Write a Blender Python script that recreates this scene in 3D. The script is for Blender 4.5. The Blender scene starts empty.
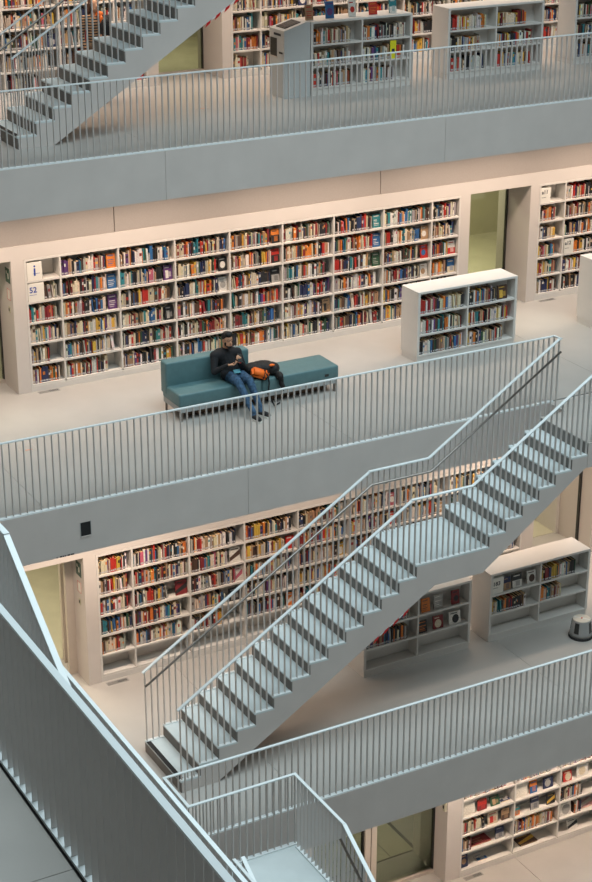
import bpy, bmesh, math, random
from mathutils import Vector, Matrix
random.seed(11)
sc = bpy.context.scene
COL = sc.collection

# ------------------------------------------------------------------ camera
F_PX, YAW, PITCH = 1736.93, 0.504892, 0.391419
LV = [0.0, 3.98, 7.96, 12.09, 16.07]           # storey floor heights, the camera stands on the fifth
cam = bpy.data.cameras.new('camera')
cam.sensor_fit = 'VERTICAL'; cam.sensor_height = 36.0
cam.lens = F_PX * 36.0 / 882.0
cam.clip_end = 300
camo = bpy.data.objects.new('camera', cam); COL.objects.link(camo)
CAMZ = 17.96
camo.location = (0, 0, CAMZ)
camo.rotation_euler = (math.pi / 2 - PITCH, 0, -YAW)
sc.camera = camo

# ------------------------------------------------------------------ light and exposure
sc.view_settings.view_transform = 'Standard'
sc.view_settings.look = 'None'
sc.view_settings.exposure = -0.05
sc.view_settings.gamma = 1.0
sc.view_settings.use_curve_mapping = False
sc.cycles.use_denoising = True
sc.cycles.max_bounces = 8
sc.cycles.diffuse_bounces = 5
sc.cycles.caustics_reflective = False
sc.cycles.caustics_refractive = False
w = bpy.data.worlds.new('daylight'); sc.world = w; w.use_nodes = True
w.node_tree.nodes['Background'].inputs[0].default_value = (0.55, 0.75, 0.85, 1)
w.node_tree.nodes['Background'].inputs[1].default_value = 0.05

def area_light(name, loc, sx, sy, power, color, rot=(0, 0, 0), spread=180):
    l = bpy.data.lights.new(name, 'AREA'); l.shape = 'RECTANGLE'; l.size = sx; l.size_y = sy
    l.energy = power; l.color = color; l.spread = math.radians(spread)
    o = bpy.data.objects.new(name, l); COL.objects.link(o); o.location = loc; o.rotation_euler = rot
    return o
SKY_C = (0.80, 0.95, 1.0)
WARM = (1.0, 0.79, 0.63)
# glass roof over the atrium
area_light('glass_roof_daylight', (13.0, 13.0, 25.0), 20, 14, 2900, SKY_C, spread=125)
# soffit downlights along each gallery, just in front of the book walls
WALLY = [19.88, 22.39, 25.08, 27.95]
EDGEY = [None, 17.88, 20.64, 23.30, 25.90]
EDGEX = [None, 7.947, 5.438, 2.870, 0.27]
for lv, xs, pw in ((0, (11, 14.3, 17.6, 20.9), 44), (1, (5.5, 8.8, 16.2, 19.5), 46), (1, (12.1,), 24), (2, (7.3, 10.6, 13.9, 17.2, 20.5), 50), (3, (8, 11.3, 14.6, 17.9, 21.2), 48)):
    for x in xs:
        area_light('soffit_light', (x, WALLY[lv] - 0.85, LV[lv + 1] - 0.80), 3.1, 0.25, pw, WARM, rot=(math.radians(12), 0, 0), spread=122)
# corridor lamps behind the doorways
for lv, x, pw in ((0, 12.6, 36), (1, 7.6, 110), (1, 17.8, 60), (2, 7.8, 130), (2, 18.1, 170), (3, 13.3, 80)):
    area_light('corridor_light', (x, WALLY[lv] + 2.4, LV[lv + 1] - 0.80), 1.6, 1.0, pw, (1.0, 0.90, 0.68))

# ------------------------------------------------------------------ materials
M = {}
def mat(name, col, rough=0.6, metal=0.0, var=0.06, scale=6.0, bump=0.0, bscale=80.0, spec=0.4):
    m = bpy.data.materials.new(name); m.use_nodes = True
    nt = m.node_tree; b = nt.nodes['Principled BSDF']
    b.inputs['Roughness'].default_value = rough; b.inputs['Metallic'].default_value = metal
    b.inputs['Specular IOR Level'].default_value = spec
    tc = nt.nodes.new('ShaderNodeTexCoord')
    n = nt.nodes.new('ShaderNodeTexNoise'); n.inputs['Scale'].default_value = scale; n.inputs['Detail'].default_value = 5
    nt.links.new(tc.outputs['Object'], n.inputs['Vector'])
    r = nt.nodes.new('ShaderNodeValToRGB')
    r.color_ramp.elements[0].position = 0.3; r.color_ramp.elements[1].position = 0.7
    lo = [max(0, c * (1 - var)) for c in col]; hi = [min(1, c * (1 + var)) for c in col]
    r.color_ramp.elements[0].color = (*lo, 1); r.color_ramp.elements[1].color = (*hi, 1)
    nt.links.new(n.outputs['Fac'], r.inputs['Fac'])
    nt.links.new(r.outputs['Color'], b.inputs['Base Color'])
    if bump:
        n2 = nt.nodes.new('ShaderNodeTexNoise'); n2.inputs['Scale'].default_value = bscale; n2.inputs['Detail'].default_value = 4
        nt.links.new(tc.outputs['Object'], n2.inputs['Vector'])
        bp = nt.nodes.new('ShaderNodeBump'); bp.inputs['Strength'].default_value = bump; bp.inputs['Distance'].default_value = 0.01
        nt.links.new(n2.outputs['Fac'], bp.inputs['Height']); nt.links.new(bp.outputs['Normal'], b.inputs['Normal'])
    M[name] = m
    return m
mat('floor_stone', (0.415, 0.395, 0.37), 0.42, var=0.05, scale=1.3, bump=0.05, spec=0.35)
mat('slab_core', (0.2, 0.19, 0.18), 0.9)
mat('concrete', (0.575, 0.53, 0.50), 0.7, var=0.04, scale=2.0, bump=0.08)
mat('white_plaster', (0.61, 0.565, 0.53), 0.8, var=0.02, scale=2.0)
mat('upper_panel', (0.36, 0.325, 0.30), 0.9, var=0.03, scale=40.0)  # darker than the lintel band below it
mat('white_lacquer', (0.66, 0.635, 0.60), 0.5, var=0.015)
mat('olive_wall', (0.50, 0.48, 0.36), 0.6, var=0.04)
mat('olive_tile', (0.50, 0.48, 0.365), 0.45, var=0.08, scale=2)
mat('rail_paint', (0.74, 0.79, 0.80), 0.38, var=0.02, spec=0.5)
mat('baluster_shade', (0.62, 0.595, 0.575), 0.5, var=0.02)  # rail paint again, its unlit sides put in as a darker, warmer tone
mat('steel', (0.26, 0.24, 0.22), 0.3, 0.9, var=0.03)
mat('tread_stone', (0.58, 0.635, 0.64), 0.5, var=0.05, scale=3, bump=0.05)  # teal tint of the skylight is put into this base colour
mat('riser_dark', (0.20, 0.185, 0.17), 0.7, var=0.05, scale=4)  # much darker and browner than the treads
mat('black_rubber', (0.015, 0.015, 0.016), 0.7)
mat('dark_frame', (0.03, 0.03, 0.028), 0.5)
mat('aluminium', (0.60, 0.54, 0.48), 0.45, 0.3, var=0.03)
mat('teal_leather', (0.095, 0.185, 0.20), 0.45, var=0.06, scale=12, bump=0.06, bscale=200)
mat('sofa_base', (0.36, 0.38, 0.38), 0.6)
mat('brown_wood', (0.10, 0.055, 0.03), 0.6, var=0.2, scale=14)
mat('black_knit', (0.014, 0.015, 0.018), 0.9, var=0.3, scale=60)
mat('denim', (0.045, 0.10, 0.18), 0.85, var=0.6, scale=18)
mat('skin', (0.58, 0.31, 0.19), 0.55, var=0.05)
mat('hair', (0.008, 0.007, 0.006), 0.6, var=0.3, scale=60)
mat('brown_hair', (0.07, 0.03, 0.015), 0.6, var=0.3, scale=60)
mat('shoe', (0.02, 0.02, 0.022), 0.7)
mat('white_sole', (0.7, 0.68, 0.64), 0.6)
mat('orange_nylon', (0.85, 0.16, 0.015), 0.6, var=0.1, scale=20)
mat('black_nylon', (0.012, 0.012, 0.013), 0.7, var=0.3, scale=30)
mat('badge_blue', (0.12, 0.42, 0.55), 0.4)
mat('red_case', (0.55, 0.03, 0.03), 0.4)
mat('sign_cream', (0.76, 0.74, 0.68), 0.6, var=0.01)
mat('sign_blue', (0.02, 0.06, 0.35), 0.5)
mat('ink', (0.03, 0.035, 0.05), 0.6)
mat('warning_red', (0.55, 0.02, 0.02), 0.5)
mat('warning_white', (0.8, 0.8, 0.8), 0.5)
mat('sign_green', (0.05, 0.10, 0.08), 0.5)
mat('stool_grey', (0.27, 0.265, 0.255), 0.55, var=0.03)
mat('stool_top', (0.60, 0.55, 0.47), 0.6, var=0.04)
mat('kiosk_grey', (0.52, 0.54, 0.54), 0.5, var=0.02)
mat('screen', (0.05, 0.055, 0.06), 0.2)
mat('brown_trousers', (0.16, 0.10, 0.06), 0.8, var=0.15)
mat('paper', (0.74, 0.62, 0.44), 0.9, var=0.06, scale=40)

def stripes_mat():
    m = bpy.data.materials.new('striped_knit'); m.use_nodes = True; nt = m.node_tree; b = nt.nodes['Principled BSDF']
    tc = nt.nodes.new('ShaderNodeTexCoord'); wv = nt.nodes.new('ShaderNodeTexWave'); wv.bands_direction = 'Z'
    wv.inputs['Scale'].default_value = 7.0; nt.links.new(tc.outputs['Object'], wv.inputs['Vector'])
    r = nt.nodes.new('ShaderNodeValToRGB'); r.color_ramp.interpolation = 'CONSTANT'
    r.color_ramp.elements[0].color = (0.02, 0.018, 0.02, 1); r.color_ramp.elements[1].position = 0.5
    r.color_ramp.elements[1].color = (0.42, 0.24, 0.13, 1)
    nt.links.new(wv.outputs['Fac'], r.inputs['Fac']); nt.links.new(r.outputs['Color'], b.inputs['Base Color'])
    b.inputs['Roughness'].default_value = 0.9; M['striped_knit'] = m
stripes_mat()
def glass_mat():
    m = bpy.data.materials.new('green_glass'); m.use_nodes = True; nt = m.node_tree
    nt.nodes.remove(nt.nodes['Principled BSDF']); out = nt.nodes['Material Output']
    t = nt.nodes.new('ShaderNodeBsdfTransparent'); t.inputs[0].default_value = (0.82, 0.85, 0.78, 1)
    g = nt.nodes.new('ShaderNodeBsdfGlossy'); g.inputs['Roughness'].default_value = 0.05; g.inputs[0].default_value = (0.8, 0.85, 0.8, 1)
    fr = nt.nodes.new('ShaderNodeFresnel'); fr.inputs['IOR'].default_value = 1.35
    mx = nt.nodes.new('ShaderNodeMixShader')
    nt.links.new(fr.outputs[0], mx.inputs[0]); nt.links.new(t.outputs[0], mx.inputs[1]); nt.links.new(g.outputs[0], mx.inputs[2])
    nt.links.new(mx.outputs[0], out.inputs['Surface']); M['green_glass'] = m
glass_mat()
def attr_mat(name, rough):
    m = bpy.data.materials.new(name); m.use_nodes = True; nt = m.node_tree; b = nt.nodes['Principled BSDF']
    a = nt.nodes.new('ShaderNodeAttribute'); a.attribute_name = 'Col'
    n = nt.nodes.new('ShaderNodeTexNoise'); n.inputs['Scale'].default_value = 45.0
    tc = nt.nodes.new('ShaderNodeTexCoord'); nt.links.new(tc.outputs['Object'], n.inputs['Vector'])
    mr = nt.nodes.new('ShaderNodeMapRange'); mr.inputs[1].default_value = 0.3; mr.inputs[2].default_value = 0.7
    mr.inputs[3].default_value = 0.8; mr.inputs[4].default_value = 1.1
    nt.links.new(n.outputs['Fac'], mr.inputs[0])
    v = nt.nodes.new('ShaderNodeVectorMath'); v.operation = 'MULTIPLY'
    nt.links.new(a.outputs['Color'], v.inputs[0]); nt.links.new(mr.outputs[0], v.inputs[1])
    nt.links.new(v.outputs[0], b.inputs['Base Color']); b.inputs['Roughness'].default_value = rough
    M[name] = m
attr_mat('book_cover', 0.5)

# ------------------------------------------------------------------ builders
ORG = {}
def link(o, parent, origin):
    COL.objects.link(o)
    origin = Vector(origin)
    if parent is not None:
        o.parent = parent; o.location = origin - ORG[parent]
    else:
        o.location = origin
    ORG[o] = origin
    return o
def tag(o, label=None, cat=None, group=None, kind=None):
    if label: o['label'] = label
    if cat: o['category'] = cat
    if group: o['group'] = group
    if kind: o['kind'] = kind
    return o
def empty(name, loc, label=None, cat=None, group=None, kind=None, parent=None):
    o = bpy.data.objects.new(name, None); o.empty_display_size = 0.1
    link(o, parent, loc); return tag(o, label, cat, group, kind)
def bm_obj(name, bm, mats, parent=None, smooth=False, origin=None):
    bmesh.ops.recalc_face_normals(bm, faces=bm.faces[:])
    if origin is None:
        xs = [v.co.x for v in bm.verts]; ys = [v.co.y for v in bm.verts]; zs = [v.co.z for v in bm.verts]
        origin = Vector(((min(xs) + max(xs)) / 2, (min(ys) + max(ys)) / 2, min(zs)))
    origin = Vector(origin)
    for v in bm.verts: v.co -= origin
    me = bpy.data.meshes.new(name); bm.to_mesh(me); bm.free()
    if not isinstance(mats, (list, tuple)): mats = [mats]
    for m in mats: me.materials.append(M[m])
    if smooth:
        for p in me.polygons: p.use_smooth = True
    o = bpy.data.objects.new(name, me)
    return link(o, parent, origin)
def add_box(bm, x0, x1, y0, y1, z0, z1, mi=0, mtx=None):
    vs = [bm.verts.new(p) for p in ((x0, y0, z0), (x1, y0, z0), (x1, y1, z0), (x0, y1, z0), (x0, y0, z1), (x1, y0, z1), (x1, y1, z1), (x0, y1, z1))]
    fs = []
    for f in ((3, 2, 1, 0), (4, 5, 6, 7), (0, 1, 5, 4), (1, 2, 6, 5), (2, 3, 7, 6), (3, 0, 4, 7)):
        fc = bm.faces.new([vs[i] for i in f]); fc.material_index = mi; fs.append(fc)
    if mtx is not None:
        for v in vs: v.co = mtx @ v.co
    return vs, fs
def box(name, x0, x1, y0, y1, z0, z1, m, parent=None, bev=0.0, seg=1):
    bm = bmesh.new(); add_box(bm, min(x0, x1), max(x0, x1), min(y0, y1), max(y0, y1), min(z0, z1), max(z0, z1))
    if bev: bmesh.ops.bevel(bm, geom=bm.edges[:], offset=bev, segments=seg, affect='EDGES')
    return bm_obj(name, bm, m, parent, smooth=False)
def struct(o): o['kind'] = 'structure'; return o
def add_prism(bm, poly, fn, t0, t1, mi=0):
    """poly: list of (s,z); extruded across t0..t1, mapped by fn(s,t,z)"""
    a = [bm.verts.new(fn(s, t0, z)) for s, z in poly]; b = [bm.verts.new(fn(s, t1, z)) for s, z in poly]
    n = len(poly)
    bm.faces.new(a).material_index = mi; bm.faces.new(b[::-1]).material_index = mi
    for i in range(n):
        bm.faces.new((a[i], b[i], b[(i + 1) % n], a[(i + 1) % n])).material_index = mi
def add_bar(bm, p, q, wdt, hgt, side):
    """rectangular bar from p to q; side = horizontal unit vector across the width, hgt downwards"""
    p, q, side = Vector(p), Vector(q), Vector(side)
    dn = Vector((0, 0, -hgt)); s = side * (wdt / 2)
    vs = [bm.verts.new(c) for c in (p - s, p + s, p + s + dn, p - s + dn, q - s, q + s, q + s + dn, q - s + dn)]
    for f in ((0, 1, 2, 3), (4, 7, 6, 5), (0, 4, 5, 1), (1, 5, 6, 2), (2, 6, 7, 3), (3, 7, 4, 0)):
        bm.faces.new([vs[i] for i in f])
def add_tube(bm, pts, r, n=8, mi=0, r2=None):
    pts = [Vector(p) for p in pts]; rings = []
    for i, p in enumerate(pts):
        d = (pts[min(i + 1, len(pts) - 1)] - pts[max(i - 1, 0)]).normalized()
        u = d.cross(Vector((0, 0, 1)));  u = u if u.length > 1e-3 else Vector((1, 0, 0)); u.normalize(); v = d.cross(u)
        rr = r if r2 is None else r + (r2 - r) * i / (len(pts) - 1)
        rings.append([bm.verts.new(p + u * (rr * math.cos(2 * math.pi * k / n)) + v * (rr * math.sin(2 * math.pi * k / n))) for k in range(n)])
    for a, b in zip(rings[:-1], rings[1:]):
        for k in range(n): bm.faces.new((a[k], a[(k + 1) % n], b[(k + 1) % n], b[k])).material_index = mi
    bm.faces.new(rings[0]).material_index = mi; bm.faces.new(rings[-1][::-1]).material_index = mi
def add_lathe(bm, prof, c, n=32, mi=0):
    rings = [[bm.verts.new((c[0] + r * math.cos(2 * math.pi * k / n), c[1] + r * math.sin(2 * math.pi * k / n), c[2] + z)) for k in range(n)] for r, z in prof]
    for a, b in zip(rings[:-1], rings[1:]):
        for k in range(n): bm.faces.new((a[k], a[(k + 1) % n], b[(k + 1) % n], b[k])).material_index = mi
    bm.faces.new(rings[0]).material_index = mi; bm.faces.new(rings[-1][::-1]).material_index = mi
def add_ell(bm, c, r, rot=None, mi=0, sub=2):
    g = bmesh.ops.create_icosphere(bm, subdivisions=sub, radius=1.0)
    mt = Matrix.Translation(c) @ (rot.to_4x4() if rot is not None else Matrix()) @ Matrix.Diagonal((*r, 1))
    for v in g['verts']: v.co = mt @ v.co
    fs = set(f for v in g['verts'] for f in v.link_faces)
    for f in fs: f.material_index = mi
def text(name, s, size, loc, rot, m, parent, extrude=0.0012, bold=0.0):
    cu = bpy.data.curves.new(name, 'FONT'); cu.body = s; cu.size = size; cu.extrude = extrude; cu.offset = bold; cu.resolution_u = 3
    to = bpy.data.objects.new(name, cu); COL.objects.link(to)
    bpy.context.view_layer.update()
    me = bpy.data.meshes.new_from_object(to.evaluated_get(bpy.context.evaluated_depsgraph_get()))
    bpy.data.objects.remove(to); me.name = name
    me.materials.clear(); me.materials.append(M[m])
    o = bpy.data.objects.new(name, me); o.rotation_euler = rot
    return link(o, parent, loc)

# ------------------------------------------------------------------ floors
XR, XL = 28.0, -5.0
def cuts(a, b, first, step=5.0):
    out = [a]; v = first
    while v < b - 0.3:
        if v > a + 0.3: out.append(v)
        v += step
    return out + [b]
SEAM_FLOOR = [0.3, 0.1, 2.5, 0.65, 0.6]; SEAM_FASCIA = [0, 0.1, 0.61, 0.65, 0.6]
def panel(name, x0, x1, y0, y1, z0, z1, m, parent):
    return box(name, x0, x1, y0, y1, z0, z1, m, parent, bev=0.002)
g = 0.002
FLOOR = {}
for lv in range(5):
    z = LV[lv]
    if lv == 0:
        core = struct(box('floor', XL, XR, -4, WALLY[0] + 5, -0.3, -0.03, 'slab_core'))
        xs = cuts(XL, XR, 0.28 - 5 + 5); ys = cuts(-4, WALLY[0] + 5, 1.0, 5.0)
        for i in range(len(xs) - 1):
            for j in range(len(ys) - 1):
                panel('floor_panel', xs[i] + g, xs[i + 1] - g, ys[j] + g, ys[j + 1] - g, -0.03, 0, 'floor_stone', core)
        FLOOR[0] = core; continue
    ye, xe = EDGEY[lv], EDGEX[lv]
    yb = (WALLY[lv] if lv < 4 else 30.6) + 4.5
    th = 0.745
    core = struct(box('floor', XL, XR, ye + 0.03, yb, z - th + 0.01, z - 0.03, 'slab_core'))
    box('slab_core', XL, xe - 0.03, -4, ye + 0.025, z - th + 0.01, z - 0.03, 'slab_core', core)
    xs = cuts(XL, XR, SEAM_FLOOR[lv])
    for i in range(len(xs) - 1):
        panel('floor_panel', xs[i] + g, xs[i + 1] - g, ye + 0.083, yb, z - 0.03, z, 'floor_stone', core)
    ys = cuts(-4, ye + 0.08, 2.6)
    for j in range(len(ys) - 1):
        panel('floor_panel', XL, xe - 0.083, ys[j] + g, ys[j + 1] - g, z - 0.03, z, 'floor_stone', core)
    # soffit
    box('soffit', XL, XR, ye + 0.03, yb, z - th, z - th + 0.01, 'white_plaster', core)
    box('soffit', XL, xe - 0.03, -4, ye + 0.03, z - th, z - th + 0.01, 'white_plaster', core)
    # fascia panels
    xs = cuts(xe, XR, SEAM_FASCIA[lv])
    for i in range(len(xs) - 1):
        panel('fascia_panel', xs[i] + (g if i else -0.03), xs[i + 1] - g, ye, ye + 0.03, z - th, z, 'concrete', core)
    ys = cuts(-4, ye, 2.6)
    for j in range(len(ys) - 1):
        panel('fascia_panel', xe - 0.03, xe, ys[j] + g, ys[j + 1] - (g if j < len(ys) - 2 else 0.0), z - th, z, 'concrete', core)
    FLOOR[lv] = core

# ------------------------------------------------------------------ far walls with doorways
CASE_H = 2.23
def wall_level(lv, cases, openings, closed_left):
    y, z = WALLY[lv], LV[lv]; top = LV[lv + 1] - 0.745
    wall = struct(empty('wall_far', (12, y + 0.9, z)))
    edges = sorted([(a, b, 'c') for a, b in cases] + [(a, b, 'o') for a, b in openings])
    x = XL
    for a, b, k in edges:
        if a > x + 0.001: box('pier', x, a, y, y + 1.0, z, z + CASE_H, 'white_plaster', wall)
        if k == 'c': box('wall_core', a, b, y + 0.33, y + 1.0, z, z + CASE_H, 'white_plaster', wall)
        x = b
    if x < XR: box('pier', x, XR, y, y + 1.0, z, z + CASE_H, 'white_plaster', wall)
    box('lintel_band', XL, XR, y, y + 1.0, z + CASE_H, z + 2.46, 'white_plaster', wall)
    xs = cuts(XL, XR, 0.62 if lv != 2 else 0.54)
    for i in range(len(xs) - 1):
        box('wall_panel', xs[i] + 0.006, xs[i + 1] - 0.006, y + 0.012, y + 0.9, z + 2.46, top, 'upper_panel', wall, bev=0.004)
    struct(box('wall_corridor', XL, XR, y + 4.3, y + 4.5, z, top, 'olive_wall'))
    return wall
CASES = {0: [(14.12, 22.2)], 1: [(8.87, 16.94)], 2: [(8.975, 17.23), (18.955, 27.2)], 3: [(4.25, 12.5), (14.13, 22.38)]}
OPEN = {0: [(11.3, 13.84)], 1: [(7.2, 8.665), (17.19, 18.50)], 2: [(7.44, 8.757), (17.432, 18.76)], 3: [(12.70, 13.95)]}
WALL = {}
for lv in range(4):
    WALL[lv] = wall_level(lv, CASES[lv], OPEN[lv], True)
struct(box('wall_left', XL - 0.3, XL, -4, 33, 0, 19, 'white_plaster'))
struct(box('wall_right', XR, XR + 0.3, -4, 33, 0, 19, 'white_plaster'))
struct(box('wall_near', XL, XR, -4.3, -4, 0, 19, 'white_plaster'))

# doorways: glass leaves with dark frames
def glass_door(idx, x0, x1, y, z0, z1, panes, frame='dark_frame', fw=0.022):
    d = struct(empty('door_%d' % idx, ((x0 + x1) / 2, y, z0)))
    n = panes; wd = (x1 - x0) / n
    box('door_frame', x0, x1, y - 0.03, y + 0.03, z1 - fw, z1, frame, d)
    box('door_sill', x0, x1, y - 0.05, y + 0.05, z0, z0 + 0.06, 'aluminium', d)
    for i in range(n):
        a, b = x0 + i * wd, x0 + (i + 1) * wd
        box('door_jamb', a, a + fw, y - 0.03, y + 0.03, z0 + 0.06, z1 - fw, frame, d)
        box('door_jamb', b - fw, b, y - 0.03, y + 0.03, z0 + 0.06, z1 - fw, frame, d)
        box('glass_pane', a + fw, b - fw, y - 0.006, y + 0.006, z0 + 0.06, z1 - fw, 'green_glass', d)
    return d
glass_door(1, 17.432, 18.76, 25.80, LV[2], LV[2] + 2.23, 1)
glass_door(2, 7.44, 8.757, 25.75, LV[2], LV[2] + 2.23, 1)
glass_door(3, 12.70, 13.95, 28.75, LV[3], LV[3] + 2.23, 1)
# ground floor: two panes with an aluminium post
d = glass_door(4, 12.68, 13.84, 20.27, 0, 2.23, 1)
glass_door(5, 11.30, 12.46, 20.27, 0, 2.23, 1)
struct(box('trim_1', 12.46, 12.56, 20.20, 20.34, 0, 2.23, 'aluminium'))
struct(box('trim_2', 12.58, 12.68, 20.20, 20.34, 0, 2.23, 'aluminium'))
# open door leaves at the first gallery doorways
dl = struct(empty('door_6', (8.1, 23.3, LV[1])))
box('door_jamb', 8.53, 8.665, 22.86, 22.93, LV[1], LV[1] + 2.23, 'aluminium', dl)
box('door_jamb', 8.60, 8.665, 23.25, 23.33, LV[1], LV[1] + 2.23, 'aluminium', dl)
dl = struct(empty('door_7', (18.3, 23.3, LV[1])))
box('door_leaf', 18.44, 18.50, 23.35, 24.2, LV[1], LV[1] + 2.2, 'white_lacquer', dl)
box('door_jamb', 18.47, 18.50, 22.74, 22.80, LV[1], LV[1] + 2.23, 'dark_frame', dl)
for lv in (1, 2, 3):
    pad = struct(box('floor', XL + 0.1, XR - 0.1, WALLY[lv] + 1.0, WALLY[lv] + 4.3, LV[lv] + 0.001, LV[lv] + 0.008, 'olive_tile'))
# tiles of the corridor floor behind the ground-floor glass
tiles = struct(empty('floor', (12.6, 22, 0.0)))
box('tile_bed', 10.55, 13.95, 20.90, 24.15, 0.0005, 0.002, 'dark_frame', tiles)
ti = 0
for i in range(7):
    for j in range(3):
        xa = 10.6 + i * 0.47; ya = 20.92 + j * 1.15
        box('floor_tile', xa + 0.008, xa + 0.462, ya + 0.008, ya + 1.142, 0.002, 0.008, 'olive_tile', tiles)

# ------------------------------------------------------------------ bookcases
PLACES = []                                     # compartments to be filled: dict
def wall_case(lv, x0, x1, divs, label, cname, plan):
    y, z = WALLY[lv], LV[lv]
    t = empty('wall_bookcase', ((x0 + x1) / 2, y + 0.15, z), label, 'bookcase', None)
    fr = 0.035; dp = 0.30
    L = 'white_lacquer'
    box('side_panel', x0 + .002, x0 + fr, y - 0.004, y + dp, z + 0.0, z + CASE_H - .002, L, t)
    box('side_panel', x1 - fr, x1 - .002, y - 0.004, y + dp, z + 0.0, z + CASE_H - .002, L, t)
    box('top_panel', x0 + fr, x1 - fr, y - 0.004, y + dp, z + 2.192, z + CASE_H - .002, L, t)
    box('plinth', x0 + fr, x1 - fr, y - 0.002, y + dp, z, z + 0.092, L, t)
    box('back_panel', x0 + fr, x1 - fr, y + dp, y + dp + 0.02, z + 0.02, z + 2.2, L, t)
    ed = [x0 + fr] + list(divs) + [x1 - fr]
    for d in divs: box('divider', d - 0.014, d + 0.014, y + 0.002, y + dp, z + 0.123, z + 2.192, L, t)
    for c in range(len(ed) - 1):
        a = ed[c] + (0.014 if c else 0); b = ed[c + 1] - (0.014 if c < len(ed) - 2 else 0)
        for k in range(6):
            zs = z + 0.123 + 0.3475 * k
            box('shelf', a, b, y + 0.004, y + dp, zs - 0.030, zs, L, t)
            PLACES.append(dict(case=cname, lv=lv, col=c, row=5 - k, a=a, b=b, y=y + 0.03, z=zs, h=0.315 if k < 5 else 0.33, dep=0.25, plan=plan))
    return t
def divs_std(x0, x1, first=0.605, last=0.605, n=7):
    p = (x1 - x0 - first - last) / n
    return [x0 + first + p * i for i in range(n + 1)]
wall_case(2, 8.975, 17.23, divs_std(8.975, 17.23), 'tall white wall bookcase full of books behind the teal sofa', 'L2a', 'full')
wall_case(2, 18.955, 27.2, divs_std(18.955, 27.2), 'tall white wall bookcase with cream a11 and a12 signs beside glass door', 'L2b', 'full2')
wall_case(1, 8.87, 16.94, divs_std(8.87, 16.94), 'tall white wall bookcase behind the long staircase, bottom row empty', 'L1', 'mid')
wall_case(0, 14.12, 22.2, [15.21 + 0.95 * i for i in range(8)], 'white display bookcase with scattered face-out books on the bottom floor', 'L0', 'display')
wall_case(3, 4.25, 12.5, divs_std(4.25, 12.5), 'tall white wall bookcase behind the upper staircase and striped person', 'L3a', 'full')
wall_case(3, 14.13, 22.38, divs_std(14.13, 22.38), 'tall white wall bookcase behind the grey low bookcases and kiosk', 'L3b', 'full')

def low_case(lv, x0, yf, label, cname, plan, wd=2.02, dp=0.52):
    z = LV[lv]; x1 = x0 + wd; yb = yf + dp; H = 1.25
    t = empty('low_bookcase', ((x0 + x1) / 2, (yf + yb) / 2, z), label, 'bookcase', 'low free-standing bookcases')
    L = 'white_lacquer'
    box('plinth', x0 + 0.012, x1 - 0.012, yf + 0.014, yb - 0.014, z, z + 0.098, L, t)
    box('side_panel', x0, x0 + 0.045, yf, yb, z + 0.104, z + H - 0.04, L, t)
    box('side_panel', x1 - 0.045, x1, yf, yb, z + 0.104, z + H - 0.04, L, t)
    box('top_panel', x0, x1, yf, yb, z + H - 0.04, z + H, L, t, bev=0.004)
    box('back_panel', x0 + 0.045, x1 - 0.045, yf + dp / 2 - 0.01, yf + dp / 2 + 0.01, z + 0.104, z + H - 0.04, L, t)
    xm = (x0 + x1) / 2
    box('divider', xm - 0.014, xm + 0.014, yf + 0.003, yb - 0.003, z + 0.104, z + H - 0.04, L, t)
    for c, (a, b) in enumerate(((x0 + 0.045, xm - 0.014), (xm + 0.014, x1 - 0.045))):
        for k in range(3):
            zs = z + 0.135 + 0.362 * k
            box('shelf', a, b, yf + 0.004, yb - 0.004, zs - 0.03, zs, L, t)
            PLACES.append(dict(case=cname, lv=lv, col=c, row=2 - k, a=a, b=b, y=yf + 0.025, z=zs, h=0.325, dep=0.21, plan=plan))
    return t
low_case(2, 15.165, 23.22, 'low white bookcase packed with books at the end of the teal sofa', 'lowC', 'low')
low_case(2, 18.90, 23.20, 'low white bookcase showing its blank side panel near the a12 sign', 'lowD', 'low')
low_case(1, 12.545, 20.49, 'low white bookcase half hidden under the long staircase', 'lowA', 'lowA')
low_case(1, 14.935, 20.49, 'low white bookcase with 183 sign beside the grey step stool', 'lowB', 'lowB')
low_case(3, 14.56, 25.82, 'low grey-white bookcase joined to the kiosk, books displayed on top', 'lowE', 'low3')
low_case(3, 17.40, 25.93, 'low grey-white bookcase standing alone on the top gallery beside the kiosk bookcase', 'lowF', 'low3', wd=2.08)
low_case(3, 20.27, 26.03, 'low grey-white bookcase farthest from the kiosk on the top gallery', 'lowG', 'low3')

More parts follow.
